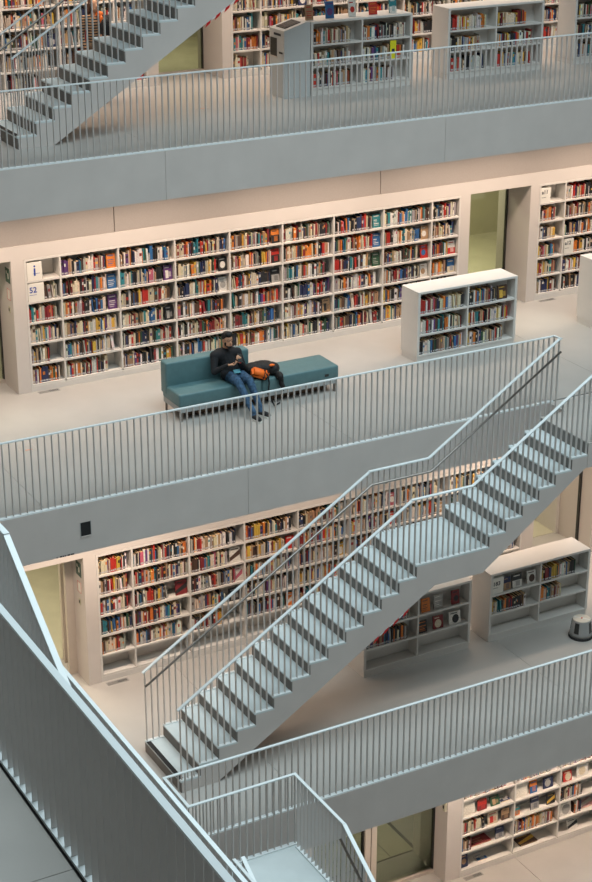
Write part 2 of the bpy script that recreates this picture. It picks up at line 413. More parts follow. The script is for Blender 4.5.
# ------------------------------------------------------------------ balustrades
BAL = {}
RAIL_H = 1.118
def baluster_mesh(h, along):
    key = (round(h, 3), along)
    if key in BAL: return BAL[key]
    bm = bmesh.new()
    if along == 'x': add_box(bm, -0.004, 0.004, -0.0207, 0.0207, 0, h)
    else: add_box(bm, -0.0207, 0.0207, -0.004, 0.004, 0, h)
    bmesh.ops.recalc_face_normals(bm, faces=bm.faces[:])
    me = bpy.data.meshes.new('baluster'); bm.to_mesh(me); bm.free(); me.materials.append(M['baluster_shade'])
    BAL[key] = me; return me
def baluster(p, h, along, parent):
    return link(bpy.data.objects.new('baluster', baluster_mesh(h, along)), parent, p)
def gallery_rail(name, along, a, b, c, z, label, inward, parent=None, strip=True, sp=0.1013, ext=(0.022, 0.022)):
    """straight level balustrade; along x: y=c, from x=a to b.  inward: +1/-1 direction of the floor side"""
    mid = (a + b) / 2
    org = (mid, c, z) if along == 'x' else (c, mid, z)
    if parent is None: t = empty(name, org, label, 'railing', None)
    else: t = empty(name, org, parent=parent)
    bm = bmesh.new()
    P = (lambda s: (s, c, z + RAIL_H)) if along == 'x' else (lambda s: (c, s, z + RAIL_H))
    side = (0, 1, 0) if along == 'x' else (1, 0, 0)
    add_bar(bm, P(a - ext[0]), P(b + ext[1]), 0.042, 0.016, side)
    bm_obj('top_rail', bm, 'rail_paint', t)
    if strip:
        o = inward * 0.03
        if along == 'x': box('edge_strip', a - 0.03, b + 0.03, c - 0.032, c + 0.032, z + 0.001, z + 0.022, 'rail_paint', t)
        else: box('edge_strip', c - 0.032, c + 0.032, a - 0.03, b + 0.03, z + 0.001, z + 0.022, 'rail_paint', t)
    n = max(1, round((b - a) / sp)); s = a
    for i in range(n + 1):
        s = a + (b - a) * i / n
        p = (s, c, z + 0.022) if along == 'x' else (c, s, z + 0.022)
        baluster(p, RAIL_H - 0.038, along, t)
    return t
o = 0.036
gallery_rail('balustrade', 'x', EDGEX[2] - o + 0.0, 16.07, EDGEY[2] + o, LV[2], 'pale metal balustrade on slab edge in front of the teal sofa', 1)
gallery_rail('balustrade', 'x', 7.0, 24.0, EDGEY[3] + o, LV[3], 'pale metal balustrade along the top gallery before the kiosk', 1)
gallery_rail('balustrade', 'x', EDGEX[1] - o, 22.0, EDGEY[1] + o, LV[1], 'pale metal balustrade on slab edge beyond the step stool', 1)
gallery_rail('balustrade', 'y', 2.0, 23.0, EDGEX[3] - o, LV[3], 'long side-gallery balustrade whose slats close up like a solid screen', -1)
gallery_rail('balustrade', 'y', 2.0, EDGEY[2] + o - 0.1, EDGEX[2] - o, LV[2], 'lower balustrade running parallel just beyond the screen-like side-gallery balustrade', -1)
# first-gallery landing that leads to the stair down to the bottom floor
LAND1 = (EDGEX[1], 9.50, 15.50, 17.20)
def landing(core, x0, x1, y0, y1, z):
    box('landing_slab', x0, x1, y0, y1, z - 0.40, z - 0.012, 'concrete', core)
    box('landing_floor', x0, x1 - 0.0, y0, y1, z - 0.012, z, 'tread_stone', core)
landing(FLOOR[1], 8.0, 9.50, 15.50, 17.20, LV[1])
landing(FLOOR[1], EDGEX[1] + 0.001, 8.0, 15.88, 17.20, LV[1])
lt = empty('landing_railing', (8.7, 17.17, LV[1]), 'pale metal railing around the stair-head landing at the foot of the long staircase', 'railing')
gallery_rail('corner_railing', 'y', 17.17 + 0.1, 17.81, EDGEX[1] - o, LV[1], None, -1, parent=lt, ext=(0.079, 0.085))
gallery_rail('back_railing', 'x', EDGEX[1] - o, 9.47, 17.17, LV[1], None, -1, parent=lt)
gallery_rail('side_railing', 'y', 15.90, 17.17 - 0.1, 9.47, LV[1], None, -1, parent=lt, ext=(0.03, 0.079))
gallery_rail('balustrade', 'y', 6.0, 15.87, EDGEX[1] - o, LV[1], 'short balustrade end joining the stair-head landing and its descending stair', -1)
# second-gallery landing at the top of the long staircase
for xa, ya, yb_ in ((15.53, 18.99, 20.235), (16.02, 20.235, EDGEY[2] - 0.001)):
    box('landing_slab', xa, 17.0, ya, yb_, LV[2] - 0.40, LV[2] - 0.012, 'concrete', FLOOR[2])
    box('landing_floor', xa, 17.0, ya, yb_, LV[2] - 0.012, LV[2], 'floor_stone', FLOOR[2])
lt = empty('landing_railing', (16.97, 19.8, LV[2]), 'railing around the landing at the head of the long staircase', 'railing')
gallery_rail('side_railing', 'y', 19.02, EDGEY[2], 16.97, LV[2], None, -1, parent=lt)
gallery_rail('front_railing', 'x', 16.2, 16.87, 19.02, LV[2], None, 1, parent=lt)
gallery_rail('balustrade', 'x', 17.06, 24.0, EDGEY[2] + o, LV[2], 'balustrade past the head of the long staircase', 1)

# ------------------------------------------------------------------ staircases
RISE, RUN, NL, NU = 0.1895, 0.2965, 14, 7
SW = 1.235
def staircase(label, lv, fn, along, hand_side, s0, warn=True, dz=0.0, htot=3.98, SW=1.235, end=(0.29, 1.262), join=None):
    """fn(s,t,z): s along the ascent from the first riser, t from the void side, z above the lower floor"""
    rise = htot / 21.0
    base = Vector(fn(0, SW / 2, 0))
    st = empty('staircase', base, label, 'staircase')
    s_land = 13 * RUN + 0.01                    # nosing of the mid landing
    s_up = s_land + 1.262                       # first riser of the upper flight
    run2 = 0.2915
    steps = [(i * RUN, (i + 1) * RUN if i < 13 else s_up, (i + 1) * rise) for i in range(14)]
    steps += [(s_up + i * run2, s_up + (i + 1) * run2, (15 + i) * rise) for i in range(6)]
    s_top = s_up + 6 * run2
    TT, RT = 0.022, 0.014
    prof = [(0.57, 0.0), (RT, 0.0)]
    for a, b, z in steps:
        prof += [(a + RT, z - TT), (b + RT, z - TT)]
    prof += [(s_top + RT, htot - 0.012), (s_top + RT, htot - 0.40), (s_top - 0.02, htot - 0.40)]
    zl = 14 * rise - 0.40
    # underside of the two flights and of the landing
    k = 0.624
    prof += [(s_up - 0.09, zl), (0.57 + zl / k, zl)]
    bm = bmesh.new(); add_prism(bm, prof, fn, 0, SW)
    bm_obj('stair_body', bm, 'concrete', st)
    for i, (a, b, z) in enumerate(steps):
        bm = bmesh.new(); add_prism(bm, [(a - 0.006, z - TT), (b + RT, z - TT), (b + RT, z), (a - 0.006, z)], fn, 0.0, SW)
        td = bm_obj('tread', bm, 'tread_stone', st)
        zp = z - rise
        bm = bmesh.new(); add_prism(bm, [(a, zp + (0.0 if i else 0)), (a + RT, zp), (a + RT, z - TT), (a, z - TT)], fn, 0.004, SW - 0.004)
        bm_obj('riser', bm, 'riser_dark', st)
        if i == 0:
            bm = bmesh.new(); add_prism(bm, [(a - 0.004, z), (a + 0.065, z), (a + 0.065, z + 0.004), (a - 0.004, z + 0.004)], fn, 0.06, SW - 0.06)
            bm_obj('nosing_strip', bm, 'black_rubber', td)
    bm = bmesh.new(); add_prism(bm, [(s_top, 20 * rise), (s_top + RT, 20 * rise), (s_top + RT, htot - 0.013), (s_top, htot - 0.013)], fn, 0.004, SW - 0.004)
    bm_obj('riser', bm, 'riser_dark', st)
    def tread_z(s):
        z = 0.0
        for a, b, zz in steps:
            if s >= a - 1e-4: z = zz
        return z if s < s_top else htot
    pts = [(-0.005, 1.345), (s_land - 0.095, 14 * rise + 1.066), (s_land + 0.955, 14 * rise + 1.066), (s_top + end[0], htot + end[1])]
    def rail_z(s):
        for (a, za), (b, zb) in zip(pts[:-1], pts[1:]):
            if s <= b: return za + (zb - za) * (s - a) / (b - a)
        return pts[-1][1]
    q0, q1 = Vector(fn(0, 0, 0)), Vector(fn(0, 1, 0)); side = (q1 - q0).normalized()
    for nm, t in (('void_railing', 0.028), ('gallery_railing', SW - 0.028)):
        rl = empty(nm, fn(0, t, 0), parent=st)
        bm = bmesh.new()
        for (a, za), (b, zb) in zip(pts[:-1], pts[1:]): add_bar(bm, fn(a - 0.008, t, za), fn(b + 0.008, t, zb), 0.052, 0.017, side)
        if join and nm.startswith('gallery'): add_bar(bm, fn(pts[-1][0], t - 0.02, pts[-1][1]), join, 0.05, 0.016, (0.87, -0.49, 0))
        bm_obj('top_rail', bm, 'rail_paint', rl)
        for a, b, z in steps:
            bm = bmesh.new(); add_prism(bm, [(a + 0.004, z), (b - 0.004, z), (b - 0.004, z + 0.012), (a + 0.004, z + 0.012)], fn, t - 0.026, t + 0.026)
            bm_obj('edge_strip', bm, 'rail_paint', rl)
        n = round((pts[-1][0]) / 0.0985)
        for i in range(n + 1):
            s = 0.02 + (pts[-1][0] - 0.03) * i / n
            zb = tread_z(s) + (0.012 if s < s_top else 0.0)
            h = rail_z(s) - 0.016 - zb
            h = round(h / 0.012) * 0.012                # alike lengths share one mesh
            baluster(fn(s, t, zb), h, along, rl)
        if nm.startswith(hand_side):
            sg = 1 if nm.startswith('void') else -1; tt = t + sg * 0.07
            hp = [(-0.01, pts[0][1] - 0.20), (0.06, pts[0][1] - 0.16), (pts[1][0], pts[1][1] - 0.20), (pts[2][0], pts[2][1] - 0.20), (pts[3][0] - 0.02, pts[3][1] - 0.20)]
            bm = bmesh.new(); add_tube(bm, [fn(s, tt, z) for s, z in hp], 0.018, 10)
            hr = bm_obj('handrail', bm, 'steel', rl, smooth=True)
            bm = bmesh.new()
            for i in range(8):
                s = 0.3 + (pts[-1][0] - 0.6) * i / 7; zz = rail_z(s) - 0.215
                add_tube(bm, [fn(s, t, zz - 0.05), fn(s, tt, zz)], 0.006, 6)
            bm_obj('handrail_bracket', bm, 'steel', hr)
    if warn:
        for i in range(7):
            s = 3.17 + 0.083 * i; zz = (s - 0.57) * k; h_ = 0.055 if i % 2 == 0 else 0.02
            bm = bmesh.new(); add_prism(bm, [(s - 0.03, zz - 0.03 * k - h_), (s + 0.055, zz + 0.055 * k - h_ * 0.8), (s + 0.085, zz + 0.085 * k), (s, zz)], fn, 0.0, 0.004)
            bm_obj('warning_stripe', bm, 'warning_red' if i % 2 == 0 else 'warning_white', st)
    return st
Z = LV
staircase('long pale staircase rising behind the bottom balustrade up to the sofa gallery', 1,
          lambda s, t, z: (8.65 + s, 19.0 + t, LV[1] + z), 'x', 'gallery', 8.65, join=(16.07, EDGEY[2] + o, LV[2] + RAIL_H))
staircase('upper staircase on the top gallery with a striped person behind it', 3,
          lambda s, t, z: (8.76 + s, 24.42 + t, LV[3] + z), 'x', 'gallery', 8.76)
staircase('stair flight dropping from the small stair-head landing to the bottom floor', 0,
          lambda s, t, z: (9.50 - t, 15.5 - 6.873 + s, LV[0] + z), 'y', 'void', 0, warn=False, SW=1.5, end=(0.37, RAIL_H))
staircase('stair behind the screen-like side-gallery balustrade, only its sloping top rail showing', 2,
          lambda s, t, z: (4.21 - t, 8.75 + s, LV[2] + z), 'y', 'gallery', 0, warn=False, htot=4.13, end=(0.37, RAIL_H))

# ------------------------------------------------------------------ sofa
def soft_box(name, x0, x1, y0, y1, z0, z1, m, parent, r=0.035):
    bm = bmesh.new(); add_box(bm, x0, x1, y0, y1, z0, z1)
    bmesh.ops.bevel(bm, geom=bm.edges[:], offset=r, segments=4, affect='EDGES', profile=0.5)
    return bm_obj(name, bm, m, parent, smooth=True)
zf = LV[2]
sofa = empty('sofa', (11.93, 23.05, zf), 'long teal leather bench sofa with backrest on half its length', 'sofa')
soft_box('seat_cushion', 10.50, 11.945, 22.71, 23.34, zf + 0.235, zf + 0.455, 'teal_leather', sofa)
soft_box('seat_cushion', 11.95, 13.345, 22.71, 23.34, zf + 0.235, zf + 0.455, 'teal_leather', sofa)
soft_box('backrest', 10.49, 11.95, 23.16, 23.38, zf + 0.30, zf + 0.84, 'teal_leather', sofa, r=0.04)
box('base_frame', 10.52, 13.325, 22.73, 23.35, zf + 0.145, zf + 0.237, 'sofa_base', sofa, bev=0.006)
box('base_board', 10.70, 13.22, 22.90, 22.93, zf + 0.012, zf + 0.146, 'brown_wood', sofa)
box('base_board', 10.70, 13.22, 23.22, 23.25, zf + 0.012, zf + 0.146, 'brown_wood', sofa)
for x in (10.55, 11.93, 13.29):
    for y in (22.76, 23.31):
        box('leg', x - 0.012, x + 0.012, y - 0.018, y + 0.018, zf, zf + 0.146, 'steel', sofa)
box('socket_plate', 13.08, 13.15, 22.705, 22.712, zf + 0.30, zf + 0.34, 'dark_frame', sofa)

# ------------------------------------------------------------------ people
def capsule(bm, p, q, r0, r1, n=14):
    p, q = Vector(p), Vector(q); d = q - p; L = d.length; d.normalize()
    u = d.cross(Vector((0.31, 0.2, 0.93))).normalized(); v = d.cross(u)
    prof = []
    for i in range(5):
        a = math.pi / 2 * i / 4; prof.append((-r0 * math.cos(a), max(0.001, r0 * math.sin(a))))
    for i in range(5):
        a = math.pi / 2 * i / 4; prof.append((L + r1 * math.sin(a), max(0.001, r1 * math.cos(a))))
    rings = [[bm.verts.new(p + d * h + u * (r * math.cos(2 * math.pi * k / n)) + v * (r * math.sin(2 * math.pi * k / n))) for k in range(n)] for h, r in prof]
    for a, b in zip(rings[:-1], rings[1:]):
        for k in range(n): bm.faces.new((a[k], a[(k + 1) % n], b[(k + 1) % n], b[k]))
    bm.faces.new(rings[0][::-1]); bm.faces.new(rings[-1])
def seg_dist(p, a, b):
    ab = b - a; t = max(0, min(1, (p - a).dot(ab) / max(1e-9, ab.length_squared))); return (p - (a + ab * t)).length
def body(name, bones, ells, mats, parent, voxel=0.0085):
    """bones: (p, q, r0, r1, material index); ells: (centre, radii, rotation, material index)"""
    bm = bmesh.new(); zones = []
    for p, q, r0, r1, mi in bones:
        capsule(bm, p, q, r0, r1); zones.append((Vector(p), Vector(q), (r0 + r1) / 2, mi))
    for c, r, rot, mi in ells:
        add_ell(bm, c, r, rot, sub=3); zones.append((Vector(c), Vector(c) + Vector((0, 0, 0.001)), min(r), mi))
    me = bpy.data.meshes.new(name); bmesh.ops.recalc_face_normals(bm, faces=bm.faces[:]); bm.to_mesh(me); bm.free()
    o = bpy.data.objects.new(name, me); COL.objects.link(o)
    rm = o.modifiers.new('r', 'REMESH'); rm.mode = 'VOXEL'; rm.voxel_size = voxel
    sm = o.modifiers.new('s', 'SMOOTH'); sm.factor = 0.5; sm.iterations = 3
    bpy.context.view_layer.update()
    me2 = bpy.data.meshes.new_from_object(o.evaluated_get(bpy.context.evaluated_depsgraph_get()))
    bpy.data.objects.remove(o)
    for m in mats: me2.materials.append(M[m])
    for p in me2.polygons:
        c = p.center; best = min(zones, key=lambda zz: seg_dist(c, zz[0], zz[1]) - zz[2]); p.material_index = best[3]; p.use_smooth = True
    org = ORG[parent]
    me2.transform(Matrix.Translation(-org)); me2.name = name
    ob = bpy.data.objects.new(name, me2); return link(ob, parent, org)
def hand(bones, wrist, tip_dir, palm_n, curl, mi, s=1.0, thumb_side=1):
    """palm, four curled fingers of unequal length and a thumb from the side of the palm"""
    wv = Vector(wrist); d = Vector(tip_dir).normalized(); n = Vector(palm_n).normalized(); n = (n - d * n.dot(d)).normalized(); sd = d.cross(n)
    for k, (off, ln) in enumerate(((-0.030, 0.068), (-0.010, 0.078), (0.010, 0.074), (0.029, 0.058))):
        k0 = wv + d * 0.085 * s + sd * off * s
        bones.append((wv + sd * off * 0.5 * s, k0, 0.017 * s, 0.013 * s, mi))
        m1 = k0 + (d * math.cos(curl) + n * math.sin(curl)) * ln * 0.5 * s
        m2 = m1 + (d * math.cos(curl * 2.3) + n * math.sin(curl * 2.3)) * ln * 0.5 * s
        bones.append((k0, m1, 0.0095 * s, 0.0085 * s, mi)); bones.append((m1, m2, 0.0085 * s, 0.0075 * s, mi))
    b0 = wv + d * 0.02 * s + sd * thumb_side * 0.022 * s
    b1 = b0 + (d * 0.6 + sd * thumb_side * 0.6 + n * 0.35).normalized() * 0.045 * s
    b2 = b1 + (d * 0.9 + n * 0.5).normalized() * 0.04 * s
    bones.append((b0, b1, 0.014 * s, 0.011 * s, mi)); bones.append((b1, b2, 0.0105 * s, 0.009 * s, mi))

man = empty('person', (11.55, 22.95, zf), 'seated person in black sweater and blue jeans looking at a phone on the teal sofa', 'person')
S_, J_, K_, H_ = 0, 1, 2, 3                      # sweater, jeans, skin, shoes
zs = zf + 0.455
hipc = Vector((11.55, 22.98, zs + 0.10)); chest = Vector((11.47, 23.06, zs + 0.38)); neck = Vector((11.465, 23.03, zs + 0.50))
shl = Vector((11.265, 23.02, zs + 0.425)); shr = Vector((11.665, 23.02, zs + 0.42))
ell_ = Vector((11.20, 22.90, zs + 0.20)); wrl = Vector((11.345, 22.74, zs + 0.335))
elr = Vector((11.70, 22.88, zs + 0.21)); wrr = Vector((11.565, 22.72, zs + 0.37))
bones = [(hipc, chest, 0.135, 0.145, S_), (hipc + Vector((-0.07, 0, 0)), hipc + Vector((0.07, 0, 0)), 0.125, 0.125, S_),
         (chest + Vector((-0.10, 0, 0.02)), chest + Vector((0.10, 0, 0.02)), 0.115, 0.115, S_),
         (shl, shr, 0.075, 0.075, S_), (chest + Vector((0, 0, 0.05)), neck, 0.075, 0.055, S_),
         (shl, ell_, 0.068, 0.050, S_), (ell_, wrl, 0.050, 0.034, S_), (shr, elr, 0.068, 0.050, S_), (elr, wrr, 0.050, 0.034, S_),
         (neck, neck + Vector((0, -0.03, 0.10)), 0.052, 0.050, K_)]
hl, hr_ = Vector((11.49, 22.94, zs + 0.085)), Vector((11.64, 22.94, zs + 0.085))
kl, kr = Vector((11.47, 22.60, zs + 0.075)), Vector((11.66, 22.60, zs + 0.08))
al, ar = Vector((11.57, 22.29, zf + 0.11)), Vector((11.74, 22.38, zf + 0.11))
for h_, k_, a_, f_ in ((hl, kl, al, Vector((0.015, -0.16, -0.06))), (hr_, kr, ar, Vector((0.06, -0.15, -0.06)))):
    bones += [(h_, k_, 0.095, 0.066, J_), (k_, a_, 0.066, 0.045, J_), (k_ + (a_ - k_) * 0.15, k_ + (a_ - k_) * 0.45, 0.064, 0.056, J_),
              (a_, a_ + Vector((0, 0, -0.05)), 0.045, 0.045, H_), (a_ + Vector((0, 0.02, -0.055)), a_ + f_, 0.046, 0.038, H_)]
bones += [(hl, hr_, 0.11, 0.11, J_)]
hand(bones, wrl + (wrl - ell_).normalized() * 0.02, (0.75, -0.55, 0.05), (0.2, 0.3, 1), 0.5, K_, thumb_side=-1)
hand(bones, wrr + (wrr - elr).normalized() * 0.02, (-0.35, -0.55, 0.55), (-0.6, 0.4, 0.5), 0.55, K_, thumb_side=1)
hc = Vector((11.475, 22.975, zs + 0.675)); tilt = Matrix.Rotation(0.38, 3, 'X')
ells = [(hc, (0.074, 0.092, 0.100), tilt, K_), (hc + Vector((0.0, -0.045, -0.065)), (0.055, 0.058, 0.062), tilt, K_),
        (hc + Vector((-0.075, 0.005, -0.02)), (0.012, 0.022, 0.034), tilt, K_), (hc + Vector((0.075, 0.005, -0.02)), (0.012, 0.022, 0.034), tilt, K_),
        (hc + Vector((0.0, -0.108, -0.035)), (0.015, 0.022, 0.026), tilt, K_)]
body('body', bones, ells, ['black_knit', 'denim', 'skin', 'shoe'], man, 0.0085)
def blob(name, ells, m, parent, voxel=0.01, rough=0.0, smooth=2):
    bm = bmesh.new()
    for c, r, rot in ells: add_ell(bm, c, r, rot, sub=3)
    me = bpy.data.meshes.new(name); bm.to_mesh(me); bm.free()
    ob = bpy.data.objects.new(name, me); COL.objects.link(ob)
    rm = ob.modifiers.new('r', 'REMESH'); rm.mode = 'VOXEL'; rm.voxel_size = voxel
    if smooth: sm = ob.modifiers.new('s', 'SMOOTH'); sm.iterations = smooth
    bpy.context.view_layer.update()
    me2 = bpy.data.meshes.new_from_object(ob.evaluated_get(bpy.context.evaluated_depsgraph_get())); bpy.data.objects.remove(ob)
    me2.materials.append(M[m]); me2.name = name
    for p in me2.polygons: p.use_smooth = True
    if rough:
        for v in me2.vertices: v.co += Vector((random.uniform(-1, 1), random.uniform(-1, 1), random.uniform(-1, 1))) * rough
    if parent is None:
        xs = [v.co.x for v in me2.vertices]; ys = [v.co.y for v in me2.vertices]; z0 = min(v.co.z for v in me2.vertices)
        org = Vector(((min(xs) + max(xs)) / 2, (min(ys) + max(ys)) / 2, z0))
    else: org = ORG[parent]
    me2.transform(Matrix.Translation(-org))
    return link(bpy.data.objects.new(name, me2), parent, org)
blob('hair', [(hc + Vector((0, 0.022, 0.035)), (0.083, 0.092, 0.090), tilt), (hc + Vector((0.0, -0.045, 0.092)), (0.068, 0.055, 0.045), tilt), (hc + Vector((0, 0.06, -0.02)), (0.066, 0.045, 0.07), None)], 'hair', man, 0.008, 0.002)
blob('beard', [(hc + Vector((0, -0.055, -0.095)), (0.052, 0.052, 0.034), tilt), (hc + Vector((-0.052, -0.03, -0.06)), (0.014, 0.03, 0.04), tilt), (hc + Vector((0.052, -0.03, -0.06)), (0.014, 0.03, 0.04), tilt)], 'hair', man, 0.006)
bm = bmesh.new()
for sx in (-1, 1):
    cx = hc + Vector((sx * 0.031, -0.096, 0.008)); ring = [cx + Vector((0.024 * math.cos(a), -0.002, 0.017 * math.sin(a))) for a in [i * math.pi / 6 for i in range(13)]]
    add_tube(bm, ring, 0.0028, 5); add_tube(bm, [cx + Vector((sx * 0.024, 0, 0)), hc + Vector((sx * 0.080, 0.0, 0.0))], 0.0028, 5)
bm_obj('glasses', bm, 'dark_frame', man)
bm = bmesh.new(); add_box(bm, -0.055, 0.055, -0.003, 0.003, -0.035, 0.035, mtx=Matrix.Translation((11.545, 22.80, zs + 0.185)) @ Matrix.Rotation(-1.0, 4, 'X'))
bm_obj('id_badge', bm, 'badge_blue', man)
for a_, f_ in ((al, Vector((0.015, -0.16, -0.06))), (ar, Vector((0.06, -0.15, -0.06)))):
    bm = bmesh.new(); p, q = a_ + Vector((0, 0.02, -0.055)), a_ + f_
    d_ = (q - p); d_.z = 0; L_ = d_.length; an = math.atan2(d_.y, d_.x)
    add_box(bm, -0.05, L_ + 0.045, -0.045, 0.045, 0.0, 0.026, mtx=Matrix.Translation((p.x, p.y, zf + 0.001)) @ Matrix.Rotation(an, 4, 'Z'))
    bmesh.ops.bevel(bm, geom=[e for e in bm.edges if abs(e.verts[0].co.z - e.verts[1].co.z) > 0.01], offset=0.03, segments=3, affect='EDGES')
    bm_obj('shoe_sole', bm, 'white_sole', man)
bm = bmesh.new(); wd_ = (wrr - elr).normalized(); add_tube(bm, [wrr + wd_ * 0.005, wrr + wd_ * 0.03], 0.034, 12); bm_obj('wristband', bm, 'red_case', man)
ph = empty('phone', (11.52, 22.68, zs + 0.38), 'dark phone held up by the seated person', 'phone')
mt = Matrix.Translation((11.525, 22.655, zs + 0.455)) @ Matrix.Rotation(0.35, 4, 'Y') @ Matrix.Rotation(-0.75, 4, 'X')
bm = bmesh.new(); add_box(bm, -0.037, 0.037, -0.004, 0.004, -0.072, 0.072, mtx=mt); bm_obj('phone_case', bm, 'dark_frame', ph)
bm = bmesh.new(); add_box(bm, -0.033, 0.033, 0.0045, 0.0055, -0.067, 0.067, mtx=mt); bm_obj('phone_screen', bm, 'screen', ph)

# backpack lying on the bench
bp = empty('backpack', (12.05, 22.86, zs), 'black and orange backpack slumped on the teal sofa seat', 'backpack')
blob('main_bag', [((12.04, 22.95, zs + 0.11), (0.26, 0.15, 0.11), None), ((12.19, 22.88, zs + 0.10), (0.14, 0.14, 0.10), None), ((11.90, 22.95, zs + 0.12), (0.14, 0.11, 0.10), None),
                  ((12.24, 22.70, zs + 0.02), (0.06, 0.10, 0.07), None), ((12.26, 22.66, zs - 0.07), (0.04, 0.035, 0.10), None), ((12.28, 22.64, zs - 0.16), (0.03, 0.03, 0.07), None)], 'black_nylon', bp, 0.012, 0.004)
bm = bmesh.new(); mo = Matrix.Translation((11.92, 22.74, zs + 0.10)) @ Matrix.Rotation(-0.15, 4, 'Z') @ Matrix.Rotation(0.40, 4, 'Y') @ Matrix.Rotation(-0.5, 4, 'X')
add_box(bm, -0.15, 0.15, -0.05, 0.06, -0.075, 0.075, mtx=mo)
bmesh.ops.bevel(bm, geom=bm.edges[:], offset=0.03, segments=3, affect='EDGES'); fl = bm_obj('orange_pouch', bm, 'orange_nylon', bp, smooth=True)
for xx in (0.06, 0.115):
    bm = bmesh.new(); add_box(bm, xx - 0.006, xx + 0.006, -0.054, 0.05, -0.079, 0.079, mtx=mo); bm_obj('pouch_band', bm, 'black_nylon', fl)
blob('orange_pocket', [((12.14, 22.75, zs + 0.20), (0.05, 0.03, 0.02), None)], 'orange_nylon', bp, 0.008)
blob('yellow_tag', [((11.83, 22.80, zs + 0.13), (0.04, 0.025, 0.025), None)], 'paper', bp, 0.008)
bm = bmesh.new(); add_tube(bm, [(11.98, 22.72, zs + 0.14), (12.03, 22.67, zs + 0.05), (12.05, 22.675, zs - 0.06), (12.02, 22.66, zs - 0.24), (12.10, 22.60, zf + 0.03), (12.25, 22.70, zf + 0.015)], 0.012, 6)
bm_obj('strap', bm, 'black_nylon', bp)

# standing person behind the upper staircase
p3 = empty('person', (11.17, 27.05, LV[3]), 'standing person in striped top with black coat behind the upper staircase', 'person')
fx, fy, fz = 11.13, 27.05, LV[3]
V = lambda x, y, z: Vector((fx + x, fy + y, fz + z))
bn = [(V(-0.09, 0, 0.92), V(-0.10, 0.02, 0.50), 0.09, 0.062, 1), (V(-0.10, 0.02, 0.50), V(-0.10, 0.0, 0.10), 0.062, 0.04, 1), (V(-0.10, 0.04, 0.05), V(-0.10, -0.13, 0.04), 0.042, 0.036, 3),
      (V(0.08, 0, 0.92), V(0.10, -0.04, 0.50), 0.09, 0.062, 1), (V(0.10, -0.04, 0.50), V(0.12, 0.04, 0.10), 0.062, 0.04, 1), (V(0.12, 0.06, 0.05), V(0.14, -0.11, 0.04), 0.042, 0.036, 3),
      (V(-0.05, 0, 0.95), V(0.05, 0, 0.95), 0.115, 0.115, 1), (V(0, 0, 1.0), V(0, 0, 1.32), 0.12, 0.125, 0), (V(-0.16, 0, 1.40), V(0.16, 0, 1.40), 0.06, 0.06, 0),
      (V(0, 0, 1.40), V(0.02, 0, 1.52), 0.06, 0.048, 2), (V(-0.18, 0, 1.39), V(-0.22, -0.02, 1.10), 0.055, 0.042, 0), (V(-0.22, -0.02, 1.10), V(-0.17, -0.14, 0.88), 0.042, 0.03, 0),
      (V(0.18, 0, 1.39), V(0.23, -0.06, 1.12), 0.055, 0.042, 0), (V(0.23, -0.06, 1.12), V(0.14, -0.22, 1.12), 0.042, 0.03, 0)]
hand(bn, V(-0.165, -0.155, 0.86), (0.1, -0.3, -0.9), (1, 0, 0), 0.35, 2)
hand(bn, V(0.12, -0.235, 1.12), (-0.8, -0.4, 0.0), (0, 0.3, 1), 0.5, 2)
el = [(V(0.03, -0.01, 1.62), (0.072, 0.090, 0.105), None, 2), (V(0.03, -0.05, 1.56), (0.05, 0.055, 0.06), None, 2), (V(0.03, -0.105, 1.60), (0.013, 0.02, 0.026), None, 2)]
body('body', bn, el, ['striped_knit', 'brown_trousers', 'skin', 'shoe'], p3, 0.011)
blob('hair', [(V(0.02, 0.025, 1.66), (0.085, 0.090, 0.085), None), (V(-0.02, 0.06, 1.54), (0.075, 0.05, 0.11), None), (V(-0.055, 0.0, 1.57), (0.03, 0.05, 0.10), None)], 'brown_hair', p3, 0.01, 0.002)
blob('black_coat', [(V(0.15, -0.16, 1.22), (0.10, 0.08, 0.20), None), (V(0.17, -0.15, 0.98), (0.12, 0.08, 0.28), None), (V(0.10, -0.2, 1.02), (0.06, 0.05, 0.22), None), (V(0.19, -0.05, 1.37), (0.10, 0.09, 0.08), None)], 'black_nylon', p3, 0.012, 0.004)
blob('orange_scarf', [(V(0.09, -0.06, 1.47), (0.07, 0.06, 0.05), None), (V(0.10, -0.13, 1.38), (0.035, 0.03, 0.07), None)], 'orange_nylon', p3, 0.01)

